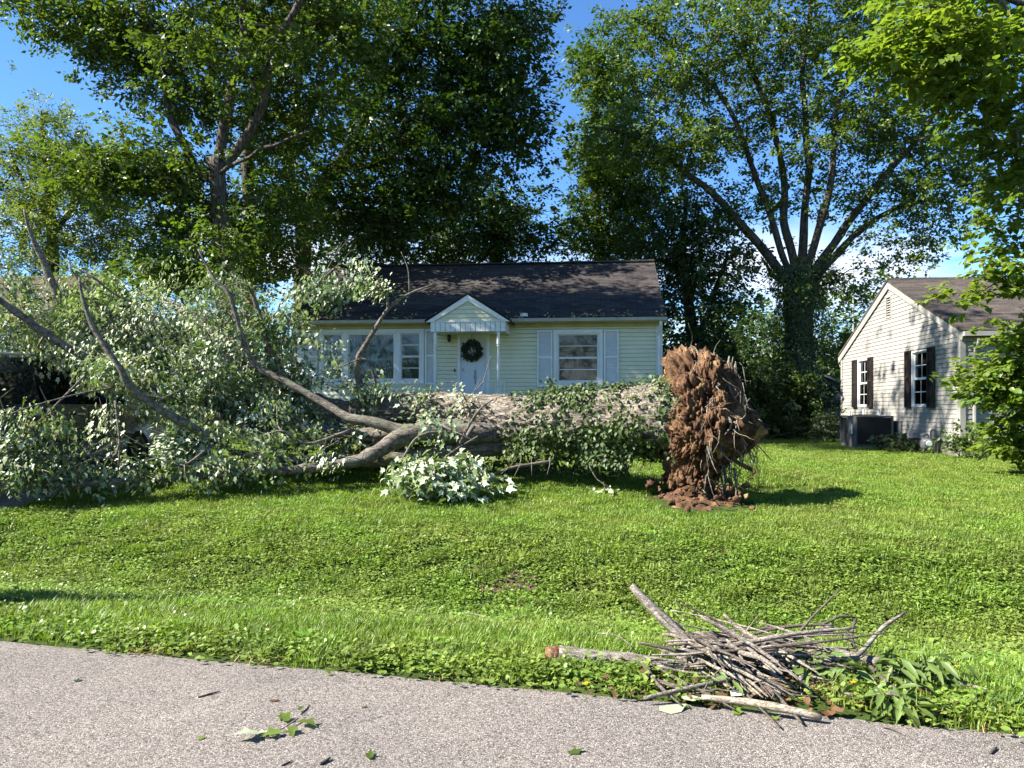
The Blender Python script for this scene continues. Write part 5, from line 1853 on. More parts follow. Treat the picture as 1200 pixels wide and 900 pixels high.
# the underside swells low down on the side away from the trunk, the foot spreads towards it
V[:, 0] += .46 * np.exp(-((V[:, 2] + .25) / .45) ** 2) * (D[:, 0] > 0) * D[:, 0] - .30 * np.clip(-V[:, 2] - .35, 0, 1)
V[:, 0] += -.02 * V[:, 2]
nar = 1 - .42 * sstep(.1, 1.0, -V[:, 2])
V[:, 1] *= nar
V[:, 0] *= 1 - .25 * sstep(.35, 1.0, -V[:, 2])
V = V + np.array([2.62, 11.0, cz_])
idx = np.arange(nu_ * nv_).reshape(nv_, nu_)
a0 = idx[:-1].ravel(); a1 = np.roll(idx, -1, 1)[:-1].ravel(); b0 = idx[1:].ravel(); b1 = np.roll(idx, -1, 1)[1:].ravel()
T = np.concatenate([np.stack([a0, a1, b1], 1), np.stack([a0, b1, b0], 1)])
V_plate = V.copy()
rp = tri_obj('root_plate', V - fo, T[:, ::-1], M['soil'], ft, False)
plate_c = np.array([2.62, 11.0, cz_])
# buttress roots, torn roots and hanging rootlets
for k in range(34):
    a_ = random.uniform(0, 2 * math.pi)
    r0_ = random.uniform(.55, .95)
    ln_ = random.uniform(.15, .55)
    s0 = plate_c + np.array([random.uniform(-.1, .4), math.cos(a_) * r0_, math.sin(a_) * r0_])
    s1 = s0 + np.array([random.uniform(-.05, .18), math.cos(a_) * ln_ * .8, math.sin(a_) * ln_ * .7 - .25])
    s2 = s1 + np.array([random.uniform(-.15, .15), random.uniform(-.15, .15), -random.uniform(.0, .25)])
    for q_ in (s1, s2): q_[2] = max(q_[2], g1(q_[0], q_[1]) + .03)
    rr0 = random.choice([.012, .018, .025, .035])
    V, T = limb_mesh([tuple(s0) + (rr0 * 1.5,), tuple((s0 + s1) / 2 + RNG.normal(size=3) * .06) + (rr0,), tuple(s1) + (rr0 * .6,), tuple(s2) + (rr0 * .2,)], 7, .05, .25, k, (9, 9, 9))
    tri_obj('root', V - plate_c, T, M['soil'] if k % 2 else M['bark_limb'], rp, True).location = plate_c - fo
a__ = Acc()
b__ = Acc()
surf = V_plate
cand = np.where((surf[:, 0] > plate_c[0] - .15))[0]
for k in range(420):
    p0 = surf[RNG.choice(cand)]
    od = unit((p0 - plate_c) * np.array([1, .5, .2]))
    pts_ = [p0 - od * .05]
    cur = p0 + od * .02
    dr_ = unit(RNG.normal(size=3) * np.array([.3, .8, .5]) + np.array([.1, 0, -.7]))
    for q_ in range(random.randint(3, 6)):
        pts_.append(cur.copy())
        dr_ = unit(dr_ + RNG.normal(size=3) * .35 + np.array([0, 0, -.12]))
        cur = cur + dr_ * random.uniform(.06, .13) + od * .006
        cur[2] = max(cur[2], g1(cur[0], cur[1]) + .02)
    r_ = random.choice([.004, .006, .009, .014])
    V, T = tube(pts_, np.linspace(r_, r_ * .3, len(pts_)), 5)
    (a__ if k % 3 else b__).add(V, T)
V, T = b__.get()
o = tri_obj('pale_rootlets', V - plate_c, T, M['stick_pale'], rp, True); o.location = plate_c - fo; tag(o, kind='stuff')
for k in range(80):
    s0 = plate_c + np.array([random.uniform(.2, .45), random.uniform(-1.0, 1.0), random.uniform(-.7, 1.0)])
    ln = random.uniform(.1, .45)
    s1 = s0 + np.array([random.uniform(0, .12), random.uniform(-.15, .15), -ln])
    s1[2] = max(s1[2], g1(s1[0], s1[1]) + .01)
    V, T = tube([s0, (s0 + s1) / 2 + RNG.normal(size=3) * .05, s1], [.007, .005, .002], 4)
    a__.add(V, T)
V, T = a__.get()
o = tri_obj('rootlets', V - plate_c, T, M['bark_limb'], rp, True); o.location = plate_c - fo; tag(o, kind='stuff')
# splintered stubs on top
for px_, py_, h_ in ((853, 437, .24), (845, 440, .15), (860, 440, .17)):
    b_ = P(px_, py_, 10.9)
    V, T = limb_mesh([tuple(b_ - [0, 0, .2]) + (.05,), tuple(b_) + (.045,), tuple(b_ + [.02, 0, h_]) + (.008,)], 7, .04, .25, int(px_), (12, 12, 12))
    o = tri_obj('root', V - plate_c, T, M['stick_pale'], rp, False); o.location = plate_c - fo
# soil spilled round its foot
xs_ = np.linspace(1.2, 4.2, 80); ys_ = np.linspace(8.9, 12.6, 90)
X, Y = np.meshgrid(xs_, ys_)
X, Y = X.ravel(), Y.ravel()
dd = np.sqrt(((X - 2.55) / 1.0) ** 2 + ((Y - 10.7) / 1.35) ** 2)
hgt = .24 * np.exp(-dd ** 2 * 3.6) + .10 * fbm(np.column_stack([X * 4, Y * 4, 0 * X]), 4, 301) + .07 * fbm(np.column_stack([X * 16, Y * 16, 0 * X]), 3, 302) - .09
Zs = gz(X, Y) + hgt
nx = len(xs_)
i, j = np.meshgrid(np.arange(nx - 1), np.arange(len(ys_) - 1))
a = (j * nx + i).ravel()
T = np.concatenate([np.stack([a, a + 1, a + nx + 1], 1), np.stack([a, a + nx + 1, a + nx], 1)])
T = T[(hgt[T] > -.02).any(1)]
V = np.column_stack([X, Y, Zs])
o = tri_obj('spilled_soil', V - fo, T, M['soil'], ft, False)
# clods
Vc, Tc = [], []
ic = bpy.data.meshes.new('clod_src')
import bmesh
bm = bmesh.new(); bmesh.ops.create_icosphere(bm, subdivisions=2, radius=1); bm.to_mesh(ic); bm.free()
cv = np.array([v.co[:] for v in ic.vertices]); ct = np.array([p.vertices[:] for p in ic.polygons])
bpy.data.meshes.remove(ic)
cl = Acc()
for k in range(150):
    if k < 40:
        dn_ = rdir(1)[0] * np.array([.5, 1.05, 1.05])
        c_ = plate_c + dn_ * random.uniform(.92, 1.1)
    else:
        c_ = np.array([2.45 + random.gauss(0, .30), 10.45 + random.gauss(0, .36), 0]); c_[2] = g1(c_[0], c_[1]) + .35 * math.exp(-((c_[0] - 2.55) ** 2 / .8 + (c_[1] - 10.7) ** 2 / 1.2)) - .02
    s_ = random.choice([.012, .016, .02, .03, .045])
    w_ = cv * s_ * (1 + .9 * fbm(cv * 1.7 + k, 2, k % 50))[:, None] * np.array([random.uniform(.7, 1.3) for _ in range(3)])
    cl.add(w_ + c_, ct)
V, T = cl.get()
tag(tri_obj('clods', V - fo, T, M['soil'], ft, False), kind='stuff')
print('fallen tree done')


# ------------------------------------------------------------------ a leafy bough lying on the grass in front of the trunk
def leafy_bough(name, label, stem, tgs, per, size, shape, mats, spread, group=None, cat='branch', droop=.6):
    root = empty(name, stem[0][:3]); o_ = np.array(stem[0][:3])
    tag(root, label, cat, group)
    V, T = limb_mesh(stem, 8, .08, .1, 5, (9, 9, 9))
    tri_obj('stem', V - o_, T, M['bark_limb'], root, True)
    ch = grow([stem], tgs, .005, .15, .1)
    V, T = twig_mesh(ch, 4)
    tag(tri_obj('twigs', V - o_, T, M['bark_twig'], root, True), kind='stuff')
    e_ = np.array([c[0][-1] for c in ch])
    n = len(e_) * per
    ix = np.repeat(np.arange(len(e_)), per)
    off = RNG.normal(size=(n, 3)) * np.array(spread)
    pos = e_[ix] + off
    pos[:, 2] = np.maximum(pos[:, 2], gz(pos[:, 0], pos[:, 1]) + .03)
    nr = unit(rdir(n) * .9 + np.array([-.2, -.3, .8])); dd = unit(off * 2 + rdir(n) * .4 + np.array([0, 0, -droop]))
    k = RNG.random(n) < (.6 if len(mats) > 1 else 1.0)
    for msk, mt, nm in ((k, mats[0], 'leaves'), (~k, mats[-1], 'leaves')):
        if msk.sum() == 0: continue
        V, T = leaves(pos[msk], nr[msk], dd[msk], size * (.6 + .8 * RNG.random(msk.sum())), shape)
        tag(tri_obj(nm, V - o_, T, mt, root), kind='stuff')
    return root


def lay(px, py, Y, lift_=0.0):
    p = P(px, py, Y)
    p[2] = max(p[2], g1(p[0], p[1]) + lift_)
    return p


bt = np.concatenate([blob(510, 548, 50, 18, 10.7, .35, 22), blob(470, 560, 35, 8, 10.5, .3, 9), blob(550, 562, 28, 8, 10.6, .3, 8), blob(520, 568, 40, 6, 10.3, .25, 10)])
bt[:, 2] = np.maximum(bt[:, 2], gz(bt[:, 0], bt[:, 1]) + .08)
leafy_bough('leafy_bough', 'leafy maple bough with pale upturned leaves on grass before the trunk',
            pl3([(560, 512, 11.4, .022), (530, 530, 11.0, .018), (505, 552, 10.7, .012), (470, 562, 10.5, .006)]), bt, 26, .115, 'maple', [LF['maple_pale'], LF['maple']], (.15, .15, .07))
bt = blob(712, 570, 18, 5, 11.0, .15, 4); bt[:, 2] = gz(bt[:, 0], bt[:, 1]) + .06
leafy_bough('ivy_sprig', 'small pale ivy sprig fallen on the grass under the ivied trunk', pl3([(690, 545, 11.1, .008), (700, 562, 11.0, .006), (715, 571, 10.9, .004)]), bt, 14, .07, 'ovate', [LF['maple_pale']], (.09, .09, .04))

# ------------------------------------------------------------------ brush pile at the roadside
def stick(rows, mat='stick', name='stick', label='bare grey stick in the roadside brush pile', group='bare sticks heaped in the roadside brush pile', cat='stick', sides=8, rough=.12, forks=0):
    ctrl = []
    for a_, b_, c_, r_ in rows:
        p = P(a_, b_, c_)
        while p[2] < g1(p[0], p[1]) + r_ + .035 and c_ > 3.2:
            c_ -= .03
            p = P(a_, b_, c_)
        ctrl.append(tuple(p) + (r_,))
    o_ = np.array(ctrl[0][:3])
    V, T = limb_mesh(ctrl, sides, .05, rough, int(rows[0][0] * 3 + rows[0][1]) % 97, (14, 14, 14))
    if forks:
        ac_ = Acc(); ac_.add(V, T)
        qq = resample(ctrl, .05)
        for f_ in range(forks):
            i_ = RNG.integers(len(qq) // 4, len(qq) - 1)
            dv = unit(qq[min(i_ + 1, len(qq) - 1), :3] - qq[i_ - 1, :3])
            tip_ = qq[i_, :3] + unit(dv + RNG.normal(size=3) * .55) * random.uniform(.08, .3)
            tip_[2] = max(tip_[2], g1(tip_[0], tip_[1]) + .02)
            V2, T2 = tube([qq[i_, :3], (qq[i_, :3] + tip_) / 2 + RNG.normal(size=3) * .012, tip_], [qq[i_, 3] * .6, qq[i_, 3] * .45, .0015], 5)
            ac_.add(V2, T2)
        V, T = ac_.get()
    ob = tri_obj(name, V - o_, T, M[mat], None, True)
    ob.location = o_
    if label: tag(ob, label, cat, group)
    return ob


# the rotten log
lg = empty('rotten_log', P(640, 768, 4.80))
tag(lg, 'thick rotten log with orange broken end sticking out of brush pile', 'log')
lo = np.array(lg.location)
V, T = limb_mesh(pl3([(655, 768, 4.79, .056), (690, 772, 4.77, .058), (740, 777, 4.73, .055), (790, 783, 4.70, .045), (830, 788, 4.66, .035)]), 16, .03, .16, 5, (11, 16, 16))
tri_obj('bark', V - lo, T, M['stick'], lg, True)
V, T = limb_mesh(pl3([(639, 767, 4.80, .044), (648, 768, 4.80, .053), (660, 769, 4.795, .054)]), 18, .012, .42, 9, (26, 26, 26))
tri_obj('rotten_end', V - lo, T, M['rot'], lg, False)
stick([(740, 686, 5.05, .020), (757, 705, 5.0, .030), (780, 727, 4.92, .033), (800, 748, 4.85, .036), (822, 778, 4.75, .034)], 'stick', 'thick_stick', 'thick broken branch standing slantwise out of the brush pile', None)
stick([(768, 718, 4.92, .016), (790, 740, 4.85, .018), (830, 765, 4.75, .016)], 'stick', 'side_stick', 'short stick lying along the slanting broken branch', None)
stick([(795, 772, 4.80, .022), (850, 762, 4.85, .026), (900, 752, 4.9, .028), (950, 742, 4.92, .026), (975, 737, 4.95, .026)], 'stick', 'thick_stick', 'long smooth grey branch pointing up to a blunt sawn end', None)
stick([(860, 748, 5.1, .030), (905, 753, 5.08, .034), (960, 763, 5.02, .036), (1000, 771, 4.98, .034), (1037, 777, 4.95, .032)], 'stick', 'thick_stick', 'thick grey branch lying flat at the back of brush pile', None)
stick([(938, 795, 4.55, .014), (948, 784, 4.58, .016), (965, 775, 4.6, .016), (1000, 771, 4.62, .016), (1020, 752, 4.68, .014), (1035, 735, 4.74, .013), (1062, 717, 4.8, .007)], 'stick', 'crooked_stick', 'crooked stick with raised bent tip over the brush pile', None)
stick([(900, 775, 4.8, .010), (930, 748, 4.8, .009), (955, 720, 4.8, .007), (985, 690, 4.8, .003)], 'stick_dark', 'thin_stick', 'thin twig rising highest from the brush pile', None, 'twig')
stick([(850, 739, 5.15, .010), (905, 736, 5.1, .012), (940, 733, 5.08, .011), (965, 731, 5.05, .009), (985, 722, 5.05, .008), (1003, 724, 5.05, .006)], 'stick_dark', 'wavy_stick', 'dark wavy stick along the top back of brush pile', None)
stick([(1003, 724, 5.05, .009), (998, 745, 5.0, .011), (1005, 765, 4.9, .013), (1040, 800, 4.65, .012), (1058, 815, 4.5, .009)], 'stick_dark', 'dark_stick', 'dark stick running down into the long glossy leaves', None)
stick([(822, 817, 4.22, .016), (860, 821, 4.20, .020), (890, 825, 4.17, .021), (925, 832, 4.13, .021), (963, 841, 4.08, .017)], 'stick_pale', 'pale_stick', 'pale peeled branch lying on the road edge before the pile', None)
stick([(1035, 778, 4.9, .013), (1080, 792, 4.75, .012), (1130, 802, 4.65, .010), (1170, 812, 4.6, .006)], 'stick_pale', 'buried_stick', 'thin pale branch end half buried in weeds beyond the pile', None)
stick([(755, 818, 4.35, .010), (800, 808, 4.4, .013), (860, 795, 4.5, .012)], 'stick', 'low_stick', 'stick slanting low over dead leaves under the rotten log', None)
stick([(790, 705, 4.9, .004), (830, 722, 4.85, .007), (870, 748, 4.8, .008)], 'stick_dark', 'thin_stick', 'thin dark twig crossing behind the slanting broken branch', None, 'twig')
stick([(700, 742, 4.85, .002), (725, 745, 4.8, .003), (744, 762, 4.75, .0045)], 'stick_pale', 'thin_stick', 'thin dry arching stem above the rotten log', None, 'twig')
stick([(545, 718, 6.4, .004), (565, 722, 6.3, .007), (588, 733, 6.2, .005)], 'stick', 'lawn_stick', 'short grey twig lying alone in the ditch grass', None, 'twig')
r2 = random.Random(5)


def look(r_, mt):
    w_ = 'thin' if r_ < .009 else 'finger-thick' if r_ < .012 else 'stout'
    c_ = {'stick': 'grey brown', 'stick_dark': 'dark brown', 'stick_pale': 'pale tan'}[mt]
    return mt, 'stick', '%s %s stick heaped in the middle of the roadside brush pile' % (w_, c_), '%s %s sticks of the brush pile' % (w_, c_)


for k in range(70):
    cx, cy, Yc = r2.gauss(845, 26), r2.gauss(764, 13), r2.uniform(4.45, 5.0)
    if k < 40:
        a_ = r2.uniform(18, 62); ln = r2.uniform(60, 150)
    else:
        a_ = r2.uniform(-14, 20); ln = r2.uniform(60, 190)
    ex, ey = cx + ln * math.cos(R(a_)), cy + ln * math.sin(R(a_)) * .55
    sx, sy = cx - ln * .35 * math.cos(R(a_)), cy - ln * .35 * math.sin(R(a_)) * .55
    Ye = Yc - (.35 if k < 40 else .05)
    Ymax = 900 * 1.58 / max(ey - HOR, 1)
    Ye = min(Ye, Ymax)
    r0_ = r2.choice([.006, .008, .010, .013, .017])
    stick([(sx, sy, Yc + .05, r0_ * .7), (cx + r2.uniform(-6, 6), cy + r2.uniform(-5, 5), Yc, r0_), ((cx + ex) / 2 + r2.uniform(-7, 7), (cy + ey) / 2 + r2.uniform(-5, 5), (Yc + Ye) / 2, r0_ * .9), (ex, ey, Ye, r0_ * .35)],
          *look(r0_, r2.choice(['stick', 'stick_dark', 'stick_dark', 'stick_pale'])), sides=6, forks=r2.choice([0, 1, 2]))
for k in range(16):
    cx, cy, Yc = r2.uniform(755, 840), r2.uniform(765, 800), r2.uniform(4.45, 4.75)
    a_ = r2.uniform(-25, 30); ln = r2.uniform(40, 90)
    stick([(cx, cy, Yc, .004), (cx + ln * .5, cy + ln * .5 * math.sin(R(a_)) * .6 + r2.uniform(-4, 4), Yc, .009), (cx + ln, cy + ln * math.sin(R(a_)) * .6, Yc - .05, .006)], *look(.009, r2.choice(['stick', 'stick_dark'])), sides=6, forks=r2.choice([0, 1, 2]))


# long glossy leaves on cut shoots
def shoot(rows, tb, label, per=7, size=.15):
    t_ = np.concatenate([blob(*b) for b in tb])
    t_[:, 2] = np.maximum(t_[:, 2], gz(t_[:, 0], t_[:, 1]) + .09)
    return leafy_bough('leafy_shoot', label, pl3(rows), t_, per, size, 'lance', [LF['glossy']], (.04, .04, .03), 'cut leafy shoots at the end of the brush pile', 'branch', .55)


shoot([(1000, 795, 4.4, .010), (1050, 790, 4.4, .008), (1095, 778, 4.42, .005)], [(1085, 782, 30, 16, 4.4, .12, 16), (1052, 783, 22, 12, 4.42, .12, 8)], 'fan of long green leaves cut and laid beside weeds at pile end', 9, .125)
shoot([(985, 810, 4.15, .008), (1020, 822, 4.1, .006), (1050, 826, 4.05, .004)], [(1038, 824, 28, 10, 4.05, .10, 14)], 'bunch of broad drooping leaves at the road edge beside the pile', 9, .12)
shoot([(930, 790, 4.45, .008), (980, 792, 4.45, .006), (1010, 788, 4.45, .004)], [(985, 788, 30, 10, 4.45, .12, 10), (950, 785, 20, 8, 4.5, .1, 5)], 'dark leaves showing between the sticks of the pile', 6, .13)
shoot([(800, 815, 4.2, .006), (840, 808, 4.25, .005), (870, 800, 4.3, .003)], [(840, 808, 24, 6, 4.25, .1, 6)], 'few short green leaves under the middle of the pile', 5, .09)


def flat_leaf(name, label, px, py, size, ang, mat, shape='maple', group=None, cat='leaf', curl=.25):
    Y = FPX * EYE / (py - HOR)
    X = (px - 600) / FPX * Y
    s_ = road_s(X, Y)
    z = 0.0 if s_ < 0 else g1(X, Y) + .03
    V0, T0 = TEMPL[shape]
    Vv = V0.copy()
    Vv[:, 2] = -Vv[:, 2] * .6 + curl * (np.abs(Vv[:, 1]) ** 1.5 + .35 * (Vv[:, 0] - .4) ** 2)
    Vv[:, 2] -= Vv[:, 2].min()
    o = tri_obj(name, Vv * size, T0, mat, None, True)
    o.location = (X, Y, z + .004)
    o.rotation_euler = (0, 0, R(ang))
    tag(o, label, cat, group)
    return o


flat_leaf('pale_leaf', 'large pale upturned leaf under the brush pile on the road edge', 772, 834, .17, 20, LF['maple_pale'], 'ovate')
flat_leaf('pale_leaf', 'pale green leaf folded beside the dead leaves by rotten log', 798, 822, .13, -30, LF['maple_pale'], 'ovate', curl=.5)
flat_leaf('maple_leaf', 'bright green leaf lying on road before the pale peeled branch', 862, 838, .09, 60, LF['weed'])
flat_leaf('maple_leaf', 'small bright leaf on the road under the pale peeled branch', 900, 843, .07, 10, LF['weed'])
flat_leaf('maple_leaf', 'single dark green leaf lying on the open road', 665, 883, .085, 15, LF['l1'])
flat_leaf('maple_leaf', 'crumpled green leaf cluster on the road near the long twig', 433, 891, .07, 95, LF['l1'], curl=1.2)
flat_leaf('maple_leaf', 'tiny green leaf alone on the road left of the fallen sprig', 233, 868, .05, 80, LF['weed'])
flat_leaf('maple_leaf', 'curled dark leaf fragment on road below the grass edge', 86, 799, .05, 30, LF['u'], curl=1.0)
flat_leaf('brown_leaf', 'orange brown dead leaf on the road above the fallen sprig', 315, 822, .055, 10, LF['deadleaf'], 'ovate')
flat_leaf('brown_leaf', 'rusty fleck of dead leaf on the road right of the sprig', 424, 830, .035, 40, LF['deadleaf'], 'ovate')
flat_leaf('litter_scrap', 'crumpled white scrap of litter under the sticks of the pile', 857, 822, .10, 15, M['paper'], 'disc', None, 'litter', .8)
flat_leaf('litter_scrap', 'white scrap of litter in grass by the fallen ground limb', 22, 577, .18, 15, M['paper'], 'disc', None, 'litter', .5)
flat_leaf('brown_leaf', 'dark red dead leaf standing in the verge grass', 470, 765, .07, 100, LF['deadleaf'], 'ovate', curl=1.0)
# maple sprig on the road
sp_ = empty('maple_sprig', lay(322, 858, 3.78))
tag(sp_, 'fallen maple sprig with green and pale leaves on the road', 'sprig')
o_ = np.array(sp_.location)
MB().tube([P(300, 866, 3.71) - o_ + [0, 0, .012], P(330, 858, 3.79) - o_ + [0, 0, .015], P(350, 846, 3.91) - o_ + [0, 0, .02]], .004, 5).build('stem', M['stick_pale'], sp_)
for (px_, py_, sz_, an_, mt) in ((303, 866, .13, 195, 'maple_pale'), (312, 862, .10, 160, 'maple_pale'), (330, 862, .10, 200, 'weed'), (338, 848, .10, 130, 'lime'), (350, 850, .11, -20, 'lime'), (342, 856, .09, -70, 'lime'), (332, 846, .06, 140, 'maple_pale'), (349, 835, .045, 60, 'l1')):
    Y = FPX * EYE / (py_ - HOR)
    V0, T0 = TEMPL['maple']
    Vv = V0.copy(); Vv[:, 2] = .35 * np.abs(Vv[:, 1]) ** 1.4 + .12 * np.sin(Vv[:, 0] * 5 + an_) * Vv[:, 0]; Vv[:, 2] -= Vv[:, 2].min()
    o = tri_obj('leaf', Vv * sz_, T0, LF[mt], sp_, True)
    o.location = np.array([(px_ - 600) / FPX * Y, Y, .012]) - o_
    o.rotation_euler = (R(random.uniform(-12, 12)), R(random.uniform(-12, 12)), R(an_))


def road_twig(px0, py0, px1, py1, r, label, mat='stick_dark'):
    a_ = P(px0, py0, FPX * EYE / (py0 - HOR)); b_ = P(px1, py1, FPX * EYE / (py1 - HOR))
    m_ = (a_ + b_) / 2 + np.array([.01, .008, 0])
    V, T = tube([a_ - a_, m_ - a_, b_ - a_], [r, r, r * .5], 5)
    o = tri_obj('road_twig', V, T, M[mat], None, True)
    o.location = a_ + np.array([0, 0, r + .001])
    tag(o, label, 'twig')


road_twig(232, 818, 258, 811, .005, 'short dark twig on the road between grass and sprig')
road_twig(1160, 884, 1168, 878, .008, 'stubby dark twig alone on the bare road')
road_twig(375, 897, 387, 890, .008, 'curved dark twig on the road below the maple sprig')
road_twig(330, 898, 342, 892, .004, 'thin twig beside the curved dark twig on the road')
road_twig(1033, 852, 1056, 861, .005, 'dark twig poking from weeds on to the road')
road_twig(352, 838, 362, 826, .003, 'hair-thin stem beside the maple sprig on the road')

# ------------------------------------------------------------------ grass and weeds (instanced clumps)
src = bpy.data.collections.new('grass_sources')


def clump_src(name, kind, mats):
    V, T, mi = [], [], []
    if kind in ('short', 'tall', 'dry'):
        n = {'short': 105, 'tall': 75, 'dry': 40}[kind]
        for k in range(n):
            a_ = random.random() * 2 * math.pi; r_ = .13 * math.sqrt(random.random())
            h_ = {'short': random.uniform(.022, .055), 'tall': random.uniform(.04, .095), 'dry': random.uniform(.006, .022)}[kind]
            w_ = random.uniform(.0018, .0034) * (.6 if kind == 'dry' else 1)
            az = random.random() * 2 * math.pi
            ln = h_ * random.uniform(.25, 1.0) if kind != 'dry' else random.uniform(.03, .09)
            bx, by = r_ * math.cos(a_), r_ * math.sin(a_)
            ux, uy = math.cos(az), math.sin(az)
            b = len(V)
            V += [(bx - uy * w_, by + ux * w_, -.01), (bx + uy * w_, by - ux * w_, -.01),
                  (bx + ux * ln * .35 - uy * w_ * .9, by + uy * ln * .35 + ux * w_ * .9, h_ * .62), (bx + ux * ln * .35 + uy * w_ * .9, by + uy * ln * .35 - ux * w_ * .9, h_ * .62),
                  (bx + ux * ln, by + uy * ln, h_)]
            T += [(b, b + 1, b + 3), (b, b + 3, b + 2), (b + 2, b + 3, b + 4)]
    else:
        n = 46 if kind == 'clover' else 48
        cs = np.array([[random.gauss(0, .065), random.gauss(0, .065), random.uniform(.010, .045)] for _ in range(n)])
        if kind == 'clover':
            ps, ns_, ds = [], [], []
            for c in cs:
                t0 = random.random() * 6.28
                nn_ = np.array([random.gauss(0, .3), random.gauss(0, .3), 1.0])
                for q_ in range(3):
                    ps.append(c); ns_.append(nn_); ds.append((math.cos(t0 + q_ * 2.09), math.sin(t0 + q_ * 2.09), 0))
            Vv, Tt = leaves(np.array(ps), np.array(ns_), np.array(ds, float), .012, 'disc')
        else:
            Vv, Tt = leaves(cs, unit(np.column_stack([RNG.normal(size=n) * .45, RNG.normal(size=n) * .45, np.ones(n)])), rdir(n) * np.array([1, 1, .3]), .012 + .016 * RNG.random(n), 'disc')
        V, T = Vv, Tt
    me = tri_mesh(name, np.array(V), np.array(T), mats)
    o = bpy.data.objects.new(name, me)
    src.objects.link(o)
    return o


names = [('a_grass_short', 'short', 'grass'), ('b_grass_short', 'short', 'grass'), ('c_grass_tall', 'tall', 'grass'), ('d_clover', 'clover', 'weed'), ('e_weed', 'broad', 'weed'), ('f_dry', 'dry', 'straw')]
for a_, b_, c_ in names: clump_src(a_, b_, LF[c_])


def scatter_points():
    N = 52000
    Y = 3.4 + 31 * RNG.random(N) ** 1.12
    px_ = -160 + 1520 * RNG.random(N)
    X = (px_ - 600) / FPX * Y
    s = road_s(X, Y)
    ed = .03 + .05 * n2((X - RP[0]) * RU[0] + (Y - RP[1]) * RU[1], X * 0, 1.4, 31, 4)
    lip = .10 * n2(X, Y, 2.6, 44, 3)
    ok = (s > ed + .075 + lip * .8)
    ok &= ~((np.abs(X - (-8.3 + .095 * (Y - 9))) < 1.4))
    # under the yellow house, the cream house, the spilled soil
    ok &= ~((Y > 24.4) & (X > -7.3) & (X < 5))
    ok &= ~((X > 10.9 + .11 * (Y - 18.75)) & (Y > 18.7))
    ok &= ~((((X - 2.55) / .75) ** 2 + ((Y - 10.5) / 1.15) ** 2) < 1)
    ok &= ~((((X - .02) / .34) ** 2 + ((Y - 7.35) / .18) ** 2 < 1) & (RNG.random(N) < .72))
    sp = road_s(X, Y)
    pile = (px_ > 745) & (px_ < 985) & (sp < .62 + .1 * np.sin(px_ * .05)) & (sp > -.1)
    ok &= ~(pile & (RNG.random(N) < .9))
    ok &= ~((px_ > 985) & (px_ < 1115) & (sp < .75) & (sp > .08) & (RNG.random(N) < .55))
    ok &= (Y < 18) | (X > 3) | (RNG.random(N) < .25)
    X, Y, s, px_ = X[ok], Y[ok], s[ok], px_[ok]
    n = len(X)
    pat = n2(X, Y, .55, 61, 3); pat2 = n2(X, Y, 1.7, 62, 3)
    wv = .10 + .75 * sstep(.9, 1.7, s) * (1 - sstep(3.6, 4.6, s)) + .55 * (1 - sstep(.15, .5, s)) + .5 * sstep(.1, .4, pat) * sstep(2, 5, X) + .12 * sstep(.15, .4, pat2)
    wv = np.clip(wv + .25 * pat2 * (s < 4.5), 0, .92)
    u = RNG.random(n)
    kind = np.where(u < wv, np.where(RNG.random(n) < .52, 4, 3), np.where(RNG.random(n) < .5, 0, 1))
    tall = (RNG.random(n) < .30 * (s < 4) * sstep(-.2, .5, pat2 + .2))
    kind = np.where(tall & (kind < 2), 2, kind)
    dry = (RNG.random(n) < np.where(s < ed_at(X, Y) + .14, .45, .02 + .12 * (pat2 > .35)))
    kind = np.where(dry, 5, kind)
    sc = (.85 + .45 * RNG.random(n)) * (1 + .028 * np.clip(Y - 6, 0, 30))
    sc *= np.where((s < .5) & (kind >= 3), 1.25, 1.0)
    P_ = np.column_stack([X, Y, gz(X, Y) + .002])
    return P_, kind, sc


def ed_at(X, Y): return .03 + .05 * n2((X - RP[0]) * RU[0] + (Y - RP[1]) * RU[1], X * 0, 1.4, 31, 4)


